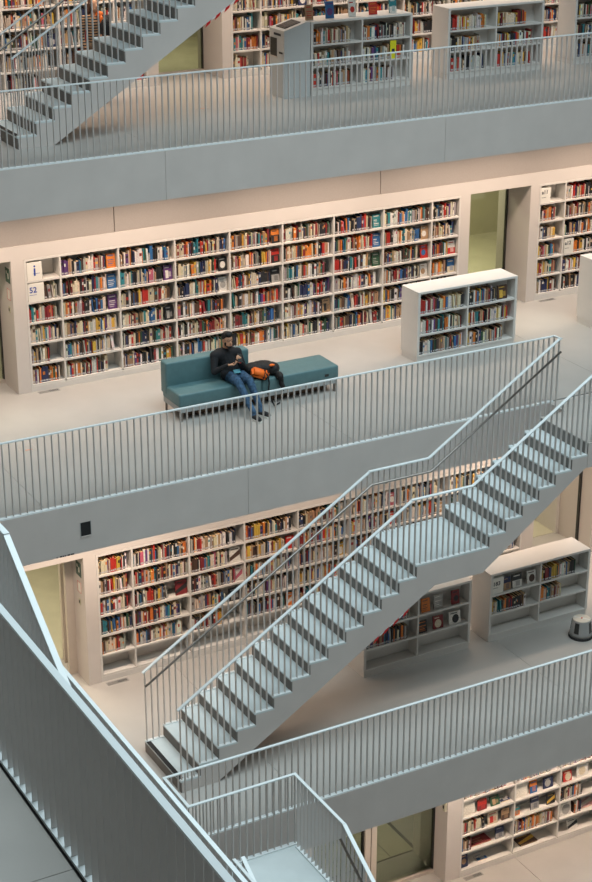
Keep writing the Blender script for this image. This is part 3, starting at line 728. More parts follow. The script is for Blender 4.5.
# ------------------------------------------------------------------ step stool
stl = empty('step_stool', (16.415, 19.944, LV[1]), 'round grey plastic step stool on the floor before the 183 bookcase', 'stool')
c = (16.415, 19.944, LV[1])
bm = bmesh.new(); add_lathe(bm, [(0.198, 0.0), (0.205, 0.012), (0.205, 0.03), (0.196, 0.04)], c); bm_obj('rubber_ring', bm, 'black_rubber', stl, smooth=False)
bm = bmesh.new(); add_lathe(bm, [(0.190, 0.036), (0.188, 0.095), (0.178, 0.105), (0.153, 0.315), (0.145, 0.322)], c); bm_obj('stool_body', bm, 'stool_grey', stl, smooth=True)
bm = bmesh.new(); add_lathe(bm, [(0.146, 0.320), (0.148, 0.329), (0.140, 0.336), (0.02, 0.336)], c); tp = bm_obj('stool_tread', bm, 'stool_top', stl)
for k in range(4):
    a = k * math.pi / 2 + 0.45
    bm = bmesh.new(); add_box(bm, 0.160, 0.1785, -0.042, 0.042, 0.115, 0.30, mtx=Matrix.Translation(c) @ Matrix.Rotation(a, 4, 'Z') @ Matrix.Translation((0.0, 0, 0)))
    for v in bm.verts:
        r = Vector((v.co.x - c[0], v.co.y - c[1])); hh = v.co.z - c[2]
        f = (1 - 0.115 * (hh - 0.115) / 0.185); v.co.x = c[0] + r.x * f; v.co.y = c[1] + r.y * f
    bm_obj('grip_shade', bm, 'dark_frame', stl)  # raised dark block, its colour standing in for the shade of a recess
bm = bmesh.new(); add_box(bm, -0.138, 0.138, -0.012, 0.012, 0.3355, 0.3385, mtx=Matrix.Translation(c) @ Matrix.Rotation(2.2, 4, 'Z')); bm_obj('tread_groove', bm, 'white_sole', tp)
bm = bmesh.new(); add_lathe(bm, [(0.016, 0.336), (0.016, 0.341), (0.008, 0.343)], c, 12); bm_obj('red_button', bm, 'warning_red', tp)

# ------------------------------------------------------------------ kiosk on the top gallery
z3 = LV[3]
ks = empty('self_service_kiosk', (14.31, 26.08, z3), 'grey self-service kiosk with slanted screen at the end of a low bookcase', 'kiosk')
fk = lambda s, t, z: (14.05 + s, 25.83 + t, z3 + z)
bm = bmesh.new(); add_prism(bm, [(0, 0.0), (0.5, 0.0), (0.5, 1.25), (0.42, 1.25), (0.0, 1.13)], fk, 0.0, 0.52); bm_obj('housing', bm, 'kiosk_grey', ks)
sl = 0.12 / 0.42
bm = bmesh.new(); add_prism(bm, [(0.07, 1.13 + 0.07 * sl), (0.37, 1.13 + 0.37 * sl), (0.37, 1.142 + 0.37 * sl), (0.07, 1.142 + 0.07 * sl)], fk, 0.10, 0.42); bz = bm_obj('screen_bezel', bm, 'dark_frame', ks)
bm = bmesh.new(); add_prism(bm, [(0.10, 1.1425 + 0.10 * sl), (0.34, 1.1425 + 0.34 * sl), (0.34, 1.145 + 0.34 * sl), (0.10, 1.145 + 0.10 * sl)], fk, 0.13, 0.39); bm_obj('touch_screen', bm, 'screen', bz)
box('return_slot', 14.042, 14.052, 25.83 + 0.26, 25.83 + 0.48, z3 + 0.68, z3 + 0.98, 'dark_frame', ks)
box('slot_frame', 14.045, 14.051, 25.83 + 0.24, 25.83 + 0.50, z3 + 0.66, z3 + 0.68, 'aluminium', ks)
box('card_reader', 14.04, 14.052, 25.83 + 0.06, 25.83 + 0.17, z3 + 0.74, z3 + 0.77, 'dark_frame', ks)
box('side_label', 14.045, 14.051, 25.83 + 0.12, 25.83 + 0.36, z3 + 1.03, z3 + 1.07, 'ink', ks)

# ------------------------------------------------------------------ small fixed things
def floor_vent(x0, y0, z, label):
    t = empty('floor_vent', (x0 + 0.17, y0 + 0.05, z), label, 'vent')
    box('vent_frame', x0, x0 + 0.36, y0, y0 + 0.095, z, z + 0.004, 'stool_grey', t)
    for i in range(12):
        xx = x0 + 0.02 + i * 0.027
        box('vent_slot', xx, xx + 0.016, y0 + 0.015, y0 + 0.08, z + 0.004, z + 0.0055, 'dark_frame' if i > 5 else 'riser_dark', t)
floor_vent(9.06, 24.95, LV[2], 'slotted floor vent at the foot of the tall bookcase with the i sign')
floor_vent(19.02, 24.95, LV[2], 'slotted floor vent at the foot of the a11 bookcase')
floor_vent(8.92, 22.24, LV[1], 'slotted floor vent at the foot of the bookcase behind the long staircase')
floor_vent(14.18, 19.75, LV[0], 'slotted floor vent at the foot of the bottom-floor display bookcase')
def floor_box(x0, y0, z, label):
    t = empty('floor_box', (x0 + 0.12, y0 + 0.1, z), label, 'floor box')
    box('rim', x0, x0 + 0.25, y0, y0 + 0.22, z, z + 0.002, 'aluminium', t)
    box('lid', x0 + 0.008, x0 + 0.242, y0 + 0.008, y0 + 0.212, z + 0.002, z + 0.0035, 'floor_stone', t)
    box('lid_marking', x0 + 0.07, x0 + 0.18, y0 + 0.03, y0 + 0.045, z + 0.0035, z + 0.0042, 'orange_nylon', t)
floor_box(7.94, 22.79, LV[2], 'square floor box lid with orange marking behind the middle balustrade')
floor_box(12.35, 25.75, LV[3], 'square floor box lid near the upper staircase')
# square opening in the sofa gallery fascia; its inner shade is a black plate
so = empty('socket_recess', (8.05, EDGEY[2] - 0.004, LV[2] - 0.50), 'small black square socket opening in the grey slab edge', 'socket')
box('recess_shade', 7.975, 8.125, EDGEY[2] - 0.004, EDGEY[2], LV[2] - 0.50, LV[2] - 0.285, 'black_rubber', so)
box('recess_frame', 7.968, 7.975, EDGEY[2] - 0.008, EDGEY[2], LV[2] - 0.507, LV[2] - 0.278, 'sofa_base', so)
box('recess_frame', 8.125, 8.132, EDGEY[2] - 0.008, EDGEY[2], LV[2] - 0.507, LV[2] - 0.278, 'sofa_base', so)
box('recess_sill', 7.975, 8.125, EDGEY[2] - 0.008, EDGEY[2], LV[2] - 0.507, LV[2] - 0.490, 'concrete', so)
# signs on the side faces of the door piers
def pier_signs(x, y, z, where, zs3=(1.97, 1.65, 1.40)):
    xx = x - 0.006
    t = empty('escape_sign', (xx, y, z + zs3[0] - 0.12), 'dark green pictogram sign on the pier %s' % where, 'sign')
    box('sign_plate', xx, x, y - 0.10, y + 0.10, z + zs3[0] - 0.13, z + zs3[0] + 0.11, 'sign_green', t, bev=0.002)
    box('pictogram', xx - 0.002, xx, y - 0.045, y - 0.01, z + zs3[0] - 0.06, z + zs3[0] + 0.03, 'sign_cream', t)
    box('pictogram', xx - 0.002, xx, y + 0.02, y + 0.06, z + zs3[0] + 0.01, z + zs3[0] + 0.06, 'sign_cream', t)
    t = empty('notice_plate', (xx, y, z + zs3[1] - 0.09), 'red outlined notice plate on the pier %s' % where, 'sign')
    box('plate', x - 0.003, x, y - 0.07, y + 0.07, z + zs3[1] - 0.095, z + zs3[1] + 0.085, 'sign_cream', t)
    for a in (-0.07, 0.064): box('red_border', x - 0.005, x - 0.003, y + a, y + a + 0.006, z + zs3[1] - 0.095, z + zs3[1] + 0.085, 'warning_red', t)
    for b in (-0.095, 0.079): box('red_border', x - 0.005, x - 0.003, y - 0.064, y + 0.064, z + zs3[1] + b, z + zs3[1] + b + 0.006, 'warning_red', t)
    t = empty('wall_switch', (x - 0.01, y, z + zs3[2] - 0.06), 'small olive wall switch on the pier %s' % where, 'switch')
    box('switch_box', x - 0.012, x, y - 0.035, y + 0.035, z + zs3[2] - 0.06, z + zs3[2] + 0.05, 'olive_tile', t, bev=0.003)
    box('switch_key', x - 0.016, x - 0.012, y - 0.018, y + 0.018, z + zs3[2] - 0.03, z + zs3[2] + 0.02, 'dark_frame', t)
pier_signs(8.757, 25.25, LV[2], 'beside the i-sign bookcase')
pier_signs(8.665, 22.60, LV[1], 'beside the bookcase behind the long staircase')
t = empty('alarm_box', (13.83, 19.95, 1.40), 'small dark olive box on the pier by the bottom-floor glass door', 'switch')
box('alarm_case', 13.80, 13.84, 19.91, 19.99, 1.40, 1.56, 'olive_tile', t, bev=0.004); box('alarm_lens', 13.796, 13.80, 19.93, 19.97, 1.45, 1.51, 'dark_frame', t)

# printed marks on the soffit edge over the left doorway of the first gallery
mk = empty('edge_marking', (7.75, EDGEY[2] - 0.002, LV[2] - 0.745), 'small dark printed marks low on the grey slab edge', 'marking')
for a, b in ((7.60, 7.61), (7.65, 7.68), (7.69, 7.71), (7.72, 7.74), (7.76, 7.80), (7.81, 7.86)):
    box('mark', a, b, EDGEY[2] - 0.002, EDGEY[2], LV[2] - 0.742, LV[2] - 0.722, 'ink', mk)

# shelf signs
def shelf_sign(x, y, z, w_, h_, txt, size, m, label, under=True, ty=None, tx=None):
    t = empty('shelf_sign', (x + w_ / 2, y, z), label, 'sign')
    box('sign_block', x, x + w_, y, y + 0.16, z, z + h_, 'sign_cream', t, bev=0.003)
    tx = x + 0.03 if tx is None else x + tx
    text('lettering', txt, size, (tx, y - 0.001, z + (h_ * 0.52 if ty is None else ty)), (math.pi / 2, 0, 0), m, t, bold=0.002)
    if under: box('text_line', tx, tx + w_ * 0.45, y - 0.002, y, z + h_ * 0.36, z + h_ * 0.36 + 0.006, m, t)
    return t
zz = LV[2] + 0.123
shelf_sign(9.02, 25.09, zz + 0.3475 * 5, 0.255, 0.30, 'i', 0.26, 'sign_blue', 'cream shelf sign with a large blue letter i', ty=0.08, tx=0.10)
shelf_sign(9.02, 25.09, zz + 0.3475 * 4, 0.27, 0.30, '52', 0.13, 'sign_blue', 'cream shelf sign reading 52 below the i sign', ty=0.15, tx=0.02)
shelf_sign(19.0, 25.09, zz + 0.3475 * 5, 0.22, 0.28, 'a11', 0.10, 'ink', 'cream shelf sign reading a11', ty=0.17, tx=0.015)
shelf_sign(19.60, 25.09, zz + 0.3475 * 2, 0.22, 0.28, 'a12', 0.10, 'ink', 'cream shelf sign reading a12', ty=0.17, tx=0.015)
shelf_sign(14.985, 20.52, LV[1] + 0.135 + 0.362 * 2, 0.23, 0.29, '183', 0.10, 'ink', 'cream shelf sign reading 183 in a low bookcase', ty=0.15, tx=0.015)

# ------------------------------------------------------------------ books
PAL = [('white', (0.72, 0.69, 0.64), 17), ('cream', (0.64, 0.55, 0.40), 17), ('grey', (0.36, 0.35, 0.33), 9), ('black', (0.02, 0.02, 0.022), 16), ('dark brown', (0.08, 0.042, 0.028), 8),
       ('tan', (0.40, 0.25, 0.14), 9), ('dark red', (0.22, 0.02, 0.025), 7), ('bright red', (0.50, 0.03, 0.02), 5), ('orange', (0.66, 0.19, 0.03), 5), ('yellow', (0.65, 0.40, 0.06), 4),
       ('navy blue', (0.02, 0.03, 0.09), 6), ('blue', (0.03, 0.13, 0.32), 4), ('teal', (0.03, 0.21, 0.24), 4), ('dark green', (0.03, 0.09, 0.05), 2), ('purple', (0.12, 0.045, 0.17), 1), ('pink', (0.5, 0.12, 0.18), 1)]
WTS = [p[2] for p in PAL]
def pick():
    n, cc, _ = random.choices(PAL, WTS)[0]
    k = random.uniform(0.75, 1.15); return n, tuple(min(0.9, v * k * random.uniform(0.92, 1.08)) for v in cc)
CASE_TXT = {'L2a': 'behind the sofa', 'L2b': 'of a11 bookcase', 'L1': 'behind long staircase', 'L0': 'of bottom-floor bookcase', 'L3a': 'behind upper staircase', 'L3b': 'behind the kiosk',
            'lowA': 'of under-stair low bookcase', 'lowB': 'of 183 low bookcase', 'lowC': 'of sofa-end low bookcase', 'lowD': 'of blank-sided low bookcase', 'lowE': 'of kiosk low bookcase',
            'lowF': 'of free-standing top-gallery bookcase', 'lowG': 'of farthest-from-kiosk low bookcase'}
ROWN = ['top', 'second', 'third', 'fourth', 'fifth', 'bottom']
BOOKS = []
def row_books(P, x0, x1, tall=(0.185, 0.265), thick=(0.010, 0.036), lean=0.05, tint=None, upto=None):
    x = x0 + 0.006
    run = 0
    while True:
        tk = random.uniform(*thick) if random.random() > 0.08 else random.uniform(0.04, 0.055)
        if x + tk > x1: break
        if run <= 0: set_col = pick() if random.random() < 0.16 else None; run = random.randint(2, 4)
        run -= 1
        h = min(P['h'] - 0.03, random.gauss((tall[0] + tall[1]) / 2, (tall[1] - tall[0]) / 3.2)); h = max(0.16, h)
        nm, cc = set_col if set_col else pick()
        dp = min(P['dep'] - 0.02, random.uniform(0.135, 0.20))
        y = P['y'] + random.uniform(0.0, 0.022)
        ln = random.uniform(0.02, lean * 3) if random.random() < 0.06 else 0.0
        if ln:
            x += h * math.sin(ln)               # a leaning book rests its head on the one before it
            if x + tk > x1: break
        BOOKS.append(dict(P=P, x=x + tk / 2, y=y, z=P['z'] + tk / 2 * math.sin(ln), w=tk, h=h, d=dp, lean=-ln, col=cc, cn=nm, face=False))
        x += tk + random.uniform(0.0005, 0.003)
def face_book(P, x, w_, h_, cn, cc, title=None, d=0.02, flat=False, tilt=0.12, yoff=0.0):
    BOOKS.append(dict(P=P, x=x, y=P['y'] + 0.03 + yoff, z=P['z'], w=w_, h=h_, d=d, lean=0, col=cc, cn=cn, face=True, flat=flat, tilt=tilt, art=title))
PM = {n: c_ for n, c_, _ in PAL}
F2 = {(0, 1): ('orange', 'blue'), (0, 4): ('orange', 'black'), (0, 6): ('teal', 'white'), (1, 1): ('blue', 'white'), (1, 2): ('purple', 'white'), (1, 3): ('black', 'white'), (1, 4): ('bright red', 'black'),
      (1, 6): ('blue', 'white'), (1, 7): ('tan', 'white'), (2, 1): ('purple', 'white'), (2, 3): ('white', 'grey'), (2, 4): ('black', 'grey'), (2, 6): ('dark green', 'grey'), (2, 7): ('bright red', 'blue'),
      (2, 8): ('white', 'bright red'), (3, 2): ('black', 'grey'), (3, 7): ('white', 'tan'), (3, 8): ('blue', 'cream'), (4, 5): ('tan', 'black'), (0, 8): None}
def art(cn): return None if cn is None else PM[cn]
for P in PLACES:
    a, b, c_, r_ = P['a'], P['b'], P['col'], P['row']; wd = b - a; cs = P['case']
    if cs == 'L2a':
        end = b - random.uniform(0.0, 0.10); st = a
        if c_ == 0 and r_ == 0: continue
        if c_ == 0 and r_ == 1: st = a + 0.29
        if c_ == 0 and r_ == 4: end = a + 0.34
        if c_ == 1 and r_ == 5: end = b - 0.22
        f = F2.get((r_, c_))
        if f: end = b - 0.20; face_book(P, b - 0.095, 0.155, 0.235, f[0], PM[f[0]], art(f[1]))
        row_books(P, st, end)
    elif cs == 'L2b':
        if c_ == 0:
            if r_ == 0: continue
            row_books(P, a, a + {1: 0.40, 2: 0.40, 3: 0.40, 4: 0.48, 5: 0.50}[r_], tall=(0.2, 0.27) if r_ > 3 else (0.19, 0.24))
        elif c_ == 1:
            row_books(P, a + (0.262 if r_ == 3 else 0.0), b - (0.25 if r_ == 1 else 0.02))
        elif c_ < 4: row_books(P, a, b - 0.1)
    elif cs == 'L1':
        if r_ == 5: continue
        fill = random.uniform(0.76, 0.98)
        if c_ == 0: fill = [0.92, 0.88, 0.90, 0.97, 0.80][r_]
        if c_ == 1: fill = [0.98, 0.98, 0.62, 0.86, 0.88][r_]
        if c_ == 2: fill = [0.88, 0.72, 0.86, 0.66, 0.62][r_]
        row_books(P, a, a + wd * fill)
        if (c_, r_) == (1, 2): face_book(P, a + 0.84, 0.20, 0.24, 'dark red', PM['dark red'], PM['black'])
        elif (c_, r_) == (2, 1): face_book(P, b - 0.13, 0.19, 0.25, 'white', PM['white'], PM['dark brown'])
        elif (c_, r_) == (2, 2): face_book(P, b - 0.06, 0.12, 0.23, 'white', PM['white'], PM['pink'])
        elif (c_, r_) == (2, 3): face_book(P, b - 0.15, 0.20, 0.22, 'black', PM['black'], PM['grey'])
        elif fill < 0.83 and c_ > 2: face_book(P, b - 0.10, 0.15, 0.22, *pick(), PM['white'])
    elif cs == 'lowC':
        row_books(P, a, b - [[0.02, 0.34], [0.05, 0.10], [0.01, 0.18]][r_][c_], tall=(0.20, 0.26))
        if (c_, r_) == (1, 0): face_book(P, b - 0.22, 0.20, 0.24, 'dark brown', PM['dark brown'], PM['yellow'])
    elif cs == 'lowA':
        if r_ == 0 and c_ == 0: row_books(P, a + 0.45, b - 0.12)
        elif r_ == 1 and c_ == 0: row_books(P, a + 0.0, b - 0.16, tall=(0.21, 0.26))
        elif r_ == 0:
            face_book(P, a + 0.16, 0.16, 0.23, 'orange', PM['orange'], PM['dark brown']); face_book(P, a + 0.40, 0.17, 0.24, 'grey', PM['grey'], PM['white']); face_book(P, a + 0.73, 0.15, 0.24, 'dark red', PM['dark red'], PM['black'])
        elif r_ == 1:
            face_book(P, a + 0.11, 0.17, 0.21, 'black', PM['black'], PM['orange']); face_book(P, a + 0.41, 0.19, 0.22, 'dark red', PM['dark red'], PM['cream']); face_book(P, a + 0.73, 0.22, 0.22, 'white', PM['white'], PM['black'])
    elif cs == 'lowB':
        if r_ == 0 and c_ == 0:
            face_book(P, a + 0.33, 0.14, 0.23, 'navy blue', PM['navy blue'], PM['tan']); face_book(P, a + 0.53, 0.19, 0.24, 'black', PM['black'], PM['white']); face_book(P, a + 0.82, 0.17, 0.23, 'white', PM['white'], PM['dark brown'])
        elif r_ == 0: row_books(P, a, b - 0.20, tall=(0.20, 0.26))
        elif r_ == 1: row_books(P, a, b - (0.24 if c_ == 0 else 0.46), tall=(0.19, 0.25))
    elif cs in ('lowD', 'lowE', 'lowF', 'lowG'):
        row_books(P, a, b - random.choice([0.08, 0.18, 0.30]), tall=(0.19, 0.25))
    elif cs == 'L0':
        if r_ == 5:
            if c_ == 0: face_book(P, a + 0.10, 0.17, 0.24, 'navy blue', PM['navy blue'], PM['tan'], d=0.05); face_book(P, a + 0.50, 0.20, 0.15, 'white', PM['white'], PM['blue'], flat=True)
            if c_ == 1: face_book(P, a + 0.40, 0.36, 0.24, 'dark brown', PM['dark brown'], PM['yellow'], flat=True)
            if c_ == 2: face_book(P, a + 0.38, 0.22, 0.17, 'white', PM['white'], PM['black'], tilt=0.5)
        elif r_ == 4:
            if c_ == 0: row_books(P, a, a + 0.22); face_book(P, a + 0.46, 0.40, 0.25, 'dark red', PM['dark red'], PM['tan'], flat=True); face_book(P, a + 0.82, 0.17, 0.22, 'navy blue', PM['navy blue'], PM['grey'])
            if c_ == 1: row_books(P, a, b - 0.08)
            if c_ == 2: face_book(P, a + 0.18, 0.24, 0.27, 'white', PM['white'], PM['grey']); row_books(P, a + 0.34, a + 0.5); face_book(P, b - 0.22, 0.32, 0.24, 'pink', (0.5, 0.3, 0.3), PM['white'], flat=True)
        elif r_ == 3:
            if c_ == 0: row_books(P, a, a + 0.47); face_book(P, a + 0.66, 0.20, 0.22, 'cream', PM['cream'], PM['bright red']); face_book(P, a + 0.92, 0.16, 0.20, 'tan', PM['tan'], PM['dark brown'])
            if c_ == 1: face_book(P, a + 0.08, 0.13, 0.17, 'teal', PM['teal'], PM['orange']); face_book(P, a + 0.46, 0.17, 0.23, 'navy blue', PM['navy blue'], PM['grey']); face_book(P, a + 0.80, 0.17, 0.19, 'black', PM['black'], PM['yellow'])
            if c_ == 2: row_books(P, a + 0.02, a + 0.5)
        elif r_ == 2:
            if c_ == 0: face_book(P, a + 0.15, 0.26, 0.28, 'cream', (0.72, 0.68, 0.6), None, d=0.06); face_book(P, a + 0.43, 0.18, 0.20, 'bright red', PM['bright red'], PM['dark red']); face_book(P, a + 0.70, 0.18, 0.17, 'dark green', PM['dark green'], PM['tan'], tilt=0.4); face_book(P, a + 0.92, 0.20, 0.14, 'white', PM['white'], PM['navy blue'], flat=True)
            if c_ == 1: face_book(P, a + 0.16, 0.25, 0.28, 'cream', (0.72, 0.68, 0.6), None, d=0.06); face_book(P, a + 0.41, 0.15, 0.23, 'orange', PM['orange'], PM['blue']); face_book(P, a + 0.72, 0.20, 0.20, 'navy blue', PM['navy blue'], PM['grey'])
            if c_ == 2: face_book(P, a + 0.18, 0.18, 0.20, 'bright red', PM['bright red'], PM['cream']); face_book(P, a + 0.50, 0.24, 0.27, 'white', PM['white'], PM['cream'])
        else:
            row_books(P, a, b - random.uniform(0.1, 0.4))
            if r_ == 1 and c_ > 0: face_book(P, b - 0.15, 0.2, 0.22, *pick(), PM['white'])
        if c_ > 2 and r_ in (2, 3, 4): row_books(P, a, a + 0.4)
    else:                                           # top gallery walls
        end = b - random.uniform(0.0, 0.14)
        if random.random() < 0.22: end = b - 0.24; face_book(P, b - 0.11, 0.16, 0.22, *pick(), PM['white'])
        if P['lv'] == 3 and P['row'] < 5: row_books(P, a, end)
        elif P['lv'] == 3: row_books(P, a, a + wd * 0.6)
# books and leaflets standing on top of the low bookcase beside the kiosk
PT = dict(case='lowE', lv=3, col=0, row=0, a=14.5, b=16.5, y=25.95, z=LV[3] + 1.25, h=0.4, dep=0.3, top=True)
for x, w_, h_, cn, ar_ in ((14.62, 0.15, 0.25, 'tan', 'bright red'), (15.02, 0.16, 0.28, 'blue', 'purple'), (15.46, 0.14, 0.27, 'white', 'bright red'), (15.88, 0.16, 0.21, 'bright red', 'orange'), (16.28, 0.14, 0.24, 'teal', 'white')):
    face_book(PT, x, w_, h_, cn, PM[cn], PM[ar_])
# yellow divider marker in the kiosk bookcase
ym = [P for P in PLACES if P['case'] == 'lowE' and P['col'] == 1 and P['row'] == 1][0]
t = empty('shelf_marker', (ym['a'] + 0.62, ym['y'], ym['z']), 'bright yellow marker card standing among books of the kiosk bookcase', 'marker')
mat('marker_yellow', (0.72, 0.68, 0.02), 0.6)
box('marker_card', ym['a'] + 0.56, ym['a'] + 0.68, ym['y'] - 0.010, ym['y'] - 0.004, ym['z'], ym['z'] + 0.31, 'marker_yellow', t)
box('marker_print', ym['a'] + 0.59, ym['a'] + 0.65, ym['y'] - 0.012, ym['y'] - 0.010, ym['z'] + 0.10, ym['z'] + 0.17, 'ink', t)

LABEL_COL = (0.50, 0.49, 0.50)
PAPER = (0.80, 0.56, 0.30)
def add_book(bm, layer, B, org):
    """cover boards, spine, page block and spine sticker; colours per corner"""
    def col(fs, c3):
        for f in fs:
            for l in f.loops: l[layer] = (*c3, 1.0)
    w_, h_, d_ = B['w'], B['h'], B['d']
    base = Vector((B['x'], B['y'], B['z'])) - Vector(org)
    if not B['face']:
        mt = Matrix.Translation(base) @ Matrix.Rotation(B['lean'], 4, 'Y')
        ct = min(0.0025, w_ * 0.16)
        pp = tuple(v * B.get('pk', 1.0) for v in PAPER)
        _, f = add_box(bm, -w_ / 2, -w_ / 2 + ct, 0, d_, 0.0005, h_, mtx=mt); col(f, B['col'])
        _, f = add_box(bm, w_ / 2 - ct, w_ / 2, 0, d_, 0.0005, h_, mtx=mt); col(f, B['col'])
        _, f = add_box(bm, -w_ / 2 + ct, w_ / 2 - ct, 0, ct, 0.0005, h_, mtx=mt); col(f, B['col'])
        _, f = add_box(bm, -w_ / 2 + ct, w_ / 2 - ct, ct, d_ - 0.003, 0.003, h_ - 0.004, mtx=mt); col(f, pp)
        if w_ > 0.013:
            vs = [bm.verts.new(mt @ Vector(p)) for p in ((-w_ * 0.42, -0.0008, 0.015), (w_ * 0.42, -0.0008, 0.015), (w_ * 0.42, -0.0008, 0.043), (-w_ * 0.42, -0.0008, 0.043))]
            col([bm.faces.new(vs)], LABEL_COL)
        if B.get('band'):
            z0 = h_ * B['band'][0]; z1 = z0 + h_ * 0.2
            vs = [bm.verts.new(mt @ Vector(p)) for p in ((-w_ * 0.4, -0.0008, z0), (w_ * 0.4, -0.0008, z0), (w_ * 0.4, -0.0008, z1), (-w_ * 0.4, -0.0008, z1))]
            col([bm.faces.new(vs)], B['band'][1])
    else:
        if B.get('flat'): mt = Matrix.Translation(base + Vector((0, 0.02, d_))) @ Matrix.Rotation(-math.pi / 2, 4, 'X')
        else: mt = Matrix.Translation(base + Vector((0, 0, 0.0005 + max(d_, 0.02) * math.sin(B['tilt'])))) @ Matrix.Rotation(-B['tilt'], 4, 'X')
        ct = 0.003; dd = max(d_, 0.02)
        _, f = add_box(bm, -w_ / 2, w_ / 2, 0, ct, 0.0, h_, mtx=mt); col(f, B['col'])
        _, f = add_box(bm, -w_ / 2, w_ / 2, dd - ct, dd, 0.0, h_, mtx=mt); col(f, B['col'])
        _, f = add_box(bm, -w_ / 2, -w_ / 2 + ct, ct, dd - ct, 0.0, h_, mtx=mt); col(f, B['col'])
        _, f = add_box(bm, -w_ / 2 + ct, w_ / 2 - 0.004, ct, dd - ct, 0.004, h_ - 0.004, mtx=mt); col(f, PAPER)
        if B.get('art'):
            rnd = random.Random(int(B['x'] * 1000))
            def quad(u0, u1, v0, v1, c3, e):
                vs = [bm.verts.new(mt @ Vector(p)) for p in ((u0, -e, v0), (u1, -e, v0), (u1, -e, v1), (u0, -e, v1))]
                col([bm.faces.new(vs)], c3)
            mixc = tuple(0.5 * (p + q) for p, q in zip(B['art'], B['col'])); A_ = B['art']
            lay = rnd.randint(0, 4)
            if lay == 0:
                quad(-w_ * 0.5, w_ * 0.5, h_ * 0.0, h_ * rnd.uniform(0.35, 0.6), A_, 0.0010); quad(-w_ * 0.15, w_ * 0.3, h_ * 0.12, h_ * 0.5, mixc, 0.0018)
            elif lay == 1:
                n_ = 12; cx_, cz_, rr_ = w_ * rnd.uniform(-0.1, 0.1), h_ * rnd.uniform(0.38, 0.5), w_ * rnd.uniform(0.28, 0.38)
                vs = [bm.verts.new(mt @ Vector((cx_ + rr_ * math.cos(i_ * 2 * math.pi / n_), -0.001, cz_ + rr_ * 1.15 * math.sin(i_ * 2 * math.pi / n_)))) for i_ in range(n_)]
                col([bm.faces.new(vs)], A_)
            elif lay == 2:
                vs = [bm.verts.new(mt @ Vector(p)) for p in ((-w_ * 0.5, -0.001, h_ * 0.1), (w_ * 0.5, -0.001, h_ * 0.45), (w_ * 0.5, -0.001, h_ * 0.8), (-w_ * 0.5, -0.001, h_ * 0.35))]
                col([bm.faces.new(vs)], A_)
            elif lay == 3:
                for i_ in range(4): quad(-w_ * 0.38, w_ * rnd.uniform(0.0, 0.38), h_ * (0.14 + 0.13 * i_), h_ * (0.20 + 0.13 * i_), A_ if i_ % 2 else mixc, 0.0010)
            else:
                quad(-w_ * 0.30, w_ * 0.05, h_ * 0.1, h_ * 0.66, A_, 0.0010); quad(w_ * 0.08, w_ * 0.34, h_ * 0.2, h_ * 0.55, mixc, 0.0010)
            quad(-w_ * 0.36, w_ * rnd.uniform(0.1, 0.36), h_ * 0.82, h_ * 0.89, A_, 0.0010)
for B in BOOKS:
    B['pk'] = random.uniform(0.75, 1.2)
    if not B['face'] and random.random() < 0.35 and B['w'] > 0.018: B['band'] = (random.uniform(0.45, 0.7), pick()[1])
# choose the 300 that show largest: projected area, tested for being in frame and in sight
fwd = Vector((math.sin(YAW) * math.cos(PITCH), math.cos(YAW) * math.cos(PITCH), -math.sin(PITCH))); rgt = Vector((math.cos(YAW), -math.sin(YAW), 0)); dwn = fwd.cross(rgt)
CAMP = Vector((0, 0, CAMZ))
def project(p):
    q = Vector(p) - CAMP; d_ = q.dot(fwd); return 296 + F_PX * q.dot(rgt) / d_, 441 + F_PX * q.dot(dwn) / d_, d_
bpy.context.view_layer.update()
dg = bpy.context.evaluated_depsgraph_get()
def in_sight(B):
    ok = 0
    pts = [(B['x'] + B['w'] * fx_, B['y'] - 0.004, B['z'] + B['h'] * fz_) for fx_, fz_ in ((-0.3, 0.2), (0.3, 0.35), (-0.3, 0.75), (0.3, 0.9))]
    if B.get('flat'): pts = [(B['x'] + B['w'] * fx_, B['y'] + B['h'] * fy_, B['z'] + 0.03) for fx_, fy_ in ((-0.3, 0.2), (0.3, 0.3), (-0.3, 0.7), (0.3, 0.9))]
    for p in pts:
        u, v, _ = project(p)
        if not (3 < u < 589 and 3 < v < 879): continue
        d_ = (Vector(p) - CAMP); L_ = d_.length; d_.normalize(); o_ = CAMP.copy(); left = L_
        for _ in range(12):
            hit, loc, _n, _i, ob, _m = sc.ray_cast(dg, o_, d_, distance=left - 0.005)
            if not hit: ok += 1; break
            if ob.name.startswith('baluster') or ob.name.startswith('glass'):
                st_ = (loc - o_).length + 0.004; o_ = o_ + d_ * st_; left -= st_; continue
            break
    return ok >= 3
for B in BOOKS:
    _, _, d_ = project((B['x'], B['y'], B['z']))
    pw = F_PX / d_
    B['area'] = (B['w'] * (B['d'] if False else 1.0) * B['h']) * pw * pw * (1.5 if B['face'] else 1.0)
chosen = []
for B in sorted(BOOKS, key=lambda q: -q['area']):
    if len(chosen) >= 298: break
    if in_sight(B): chosen.append(B); B['solo'] = True
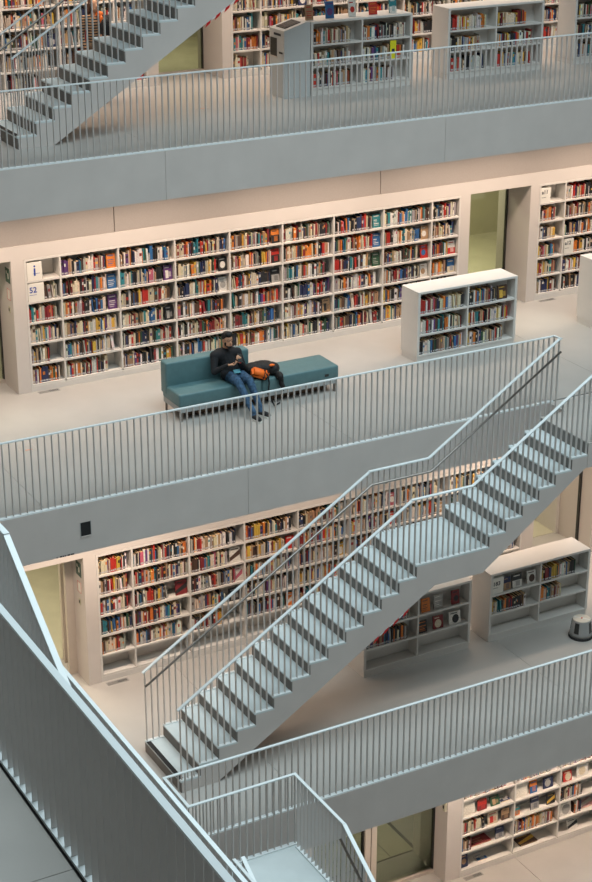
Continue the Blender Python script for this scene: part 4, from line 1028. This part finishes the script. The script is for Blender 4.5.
def finish_books(name, bm, org):
    bmesh.ops.recalc_face_normals(bm, faces=[f for f in bm.faces if len(f.link_faces if hasattr(f, 'link_faces') else []) or True])
    me = bpy.data.meshes.new(name); bm.to_mesh(me); bm.free(); me.materials.append(M['book_cover'])
    return link(bpy.data.objects.new(name, me), None, org)
ROWS = {}
for B in BOOKS: ROWS.setdefault(id(B['P']), []).append(B)
for r in ROWS.values(): r.sort(key=lambda q: q['x'])
def base_label(B, nb=False):
    P = B['P']
    n_rows = 3 if P['case'].startswith('low') else 6
    rown = ROWN[P['row']] if P['row'] < n_rows - 1 else 'bottom'
    where = rown + ' shelf ' + CASE_TXT[P['case']]
    if P.get('top'): where = 'on top of kiosk low bookcase'
    B['group'] = 'books on the ' + where if not P.get('top') else 'books ' + where
    size = 'thick ' if B['w'] > 0.034 else 'slim ' if B['w'] < 0.02 else ''
    size += 'tall ' if B['h'] > 0.25 else 'short ' if B['h'] < 0.195 else ''
    if B['face']: size = ('flat-lying ' if B.get('flat') else 'face-out ')
    head = size + B['cn'] + ' book'
    if nb:
        r = ROWS[id(P)]; i = r.index(B); ns = [r[j]['cn'] for j in (i - 1, i + 1) if 0 <= j < len(r)]
        if len(ns) == 2: head += ' between ' + ns[0] + ' and ' + ns[1]
        elif ns: head += ' beside ' + ns[0]
    return head + ', ' + where
from collections import Counter
cnt = Counter(base_label(B) for B in chosen)
for B in chosen:
    bm = bmesh.new(); ly = bm.loops.layers.float_color.new('Col')
    org = (B['x'], B['y'], B['z'])
    add_book(bm, ly, B, org)
    ob = finish_books('book', bm, org)
    lab = base_label(B)
    if cnt[lab] > 1: lab = base_label(B, True)
    if len(lab.split()) > 16: lab = base_label(B)
    tag(ob, lab, 'book', B['group'])
bm = bmesh.new(); ly = bm.loops.layers.float_color.new('Col')
for B in BOOKS:
    if not B.get('solo'): add_book(bm, ly, B, (0, 0, 0))
ob = finish_books('book_rows', bm, (0, 0, 0))
tag(ob, 'rows of mixed coloured books filling the tall white bookcases', 'books', None, 'stuff')
print('books', len(BOOKS), 'solo', len(chosen))
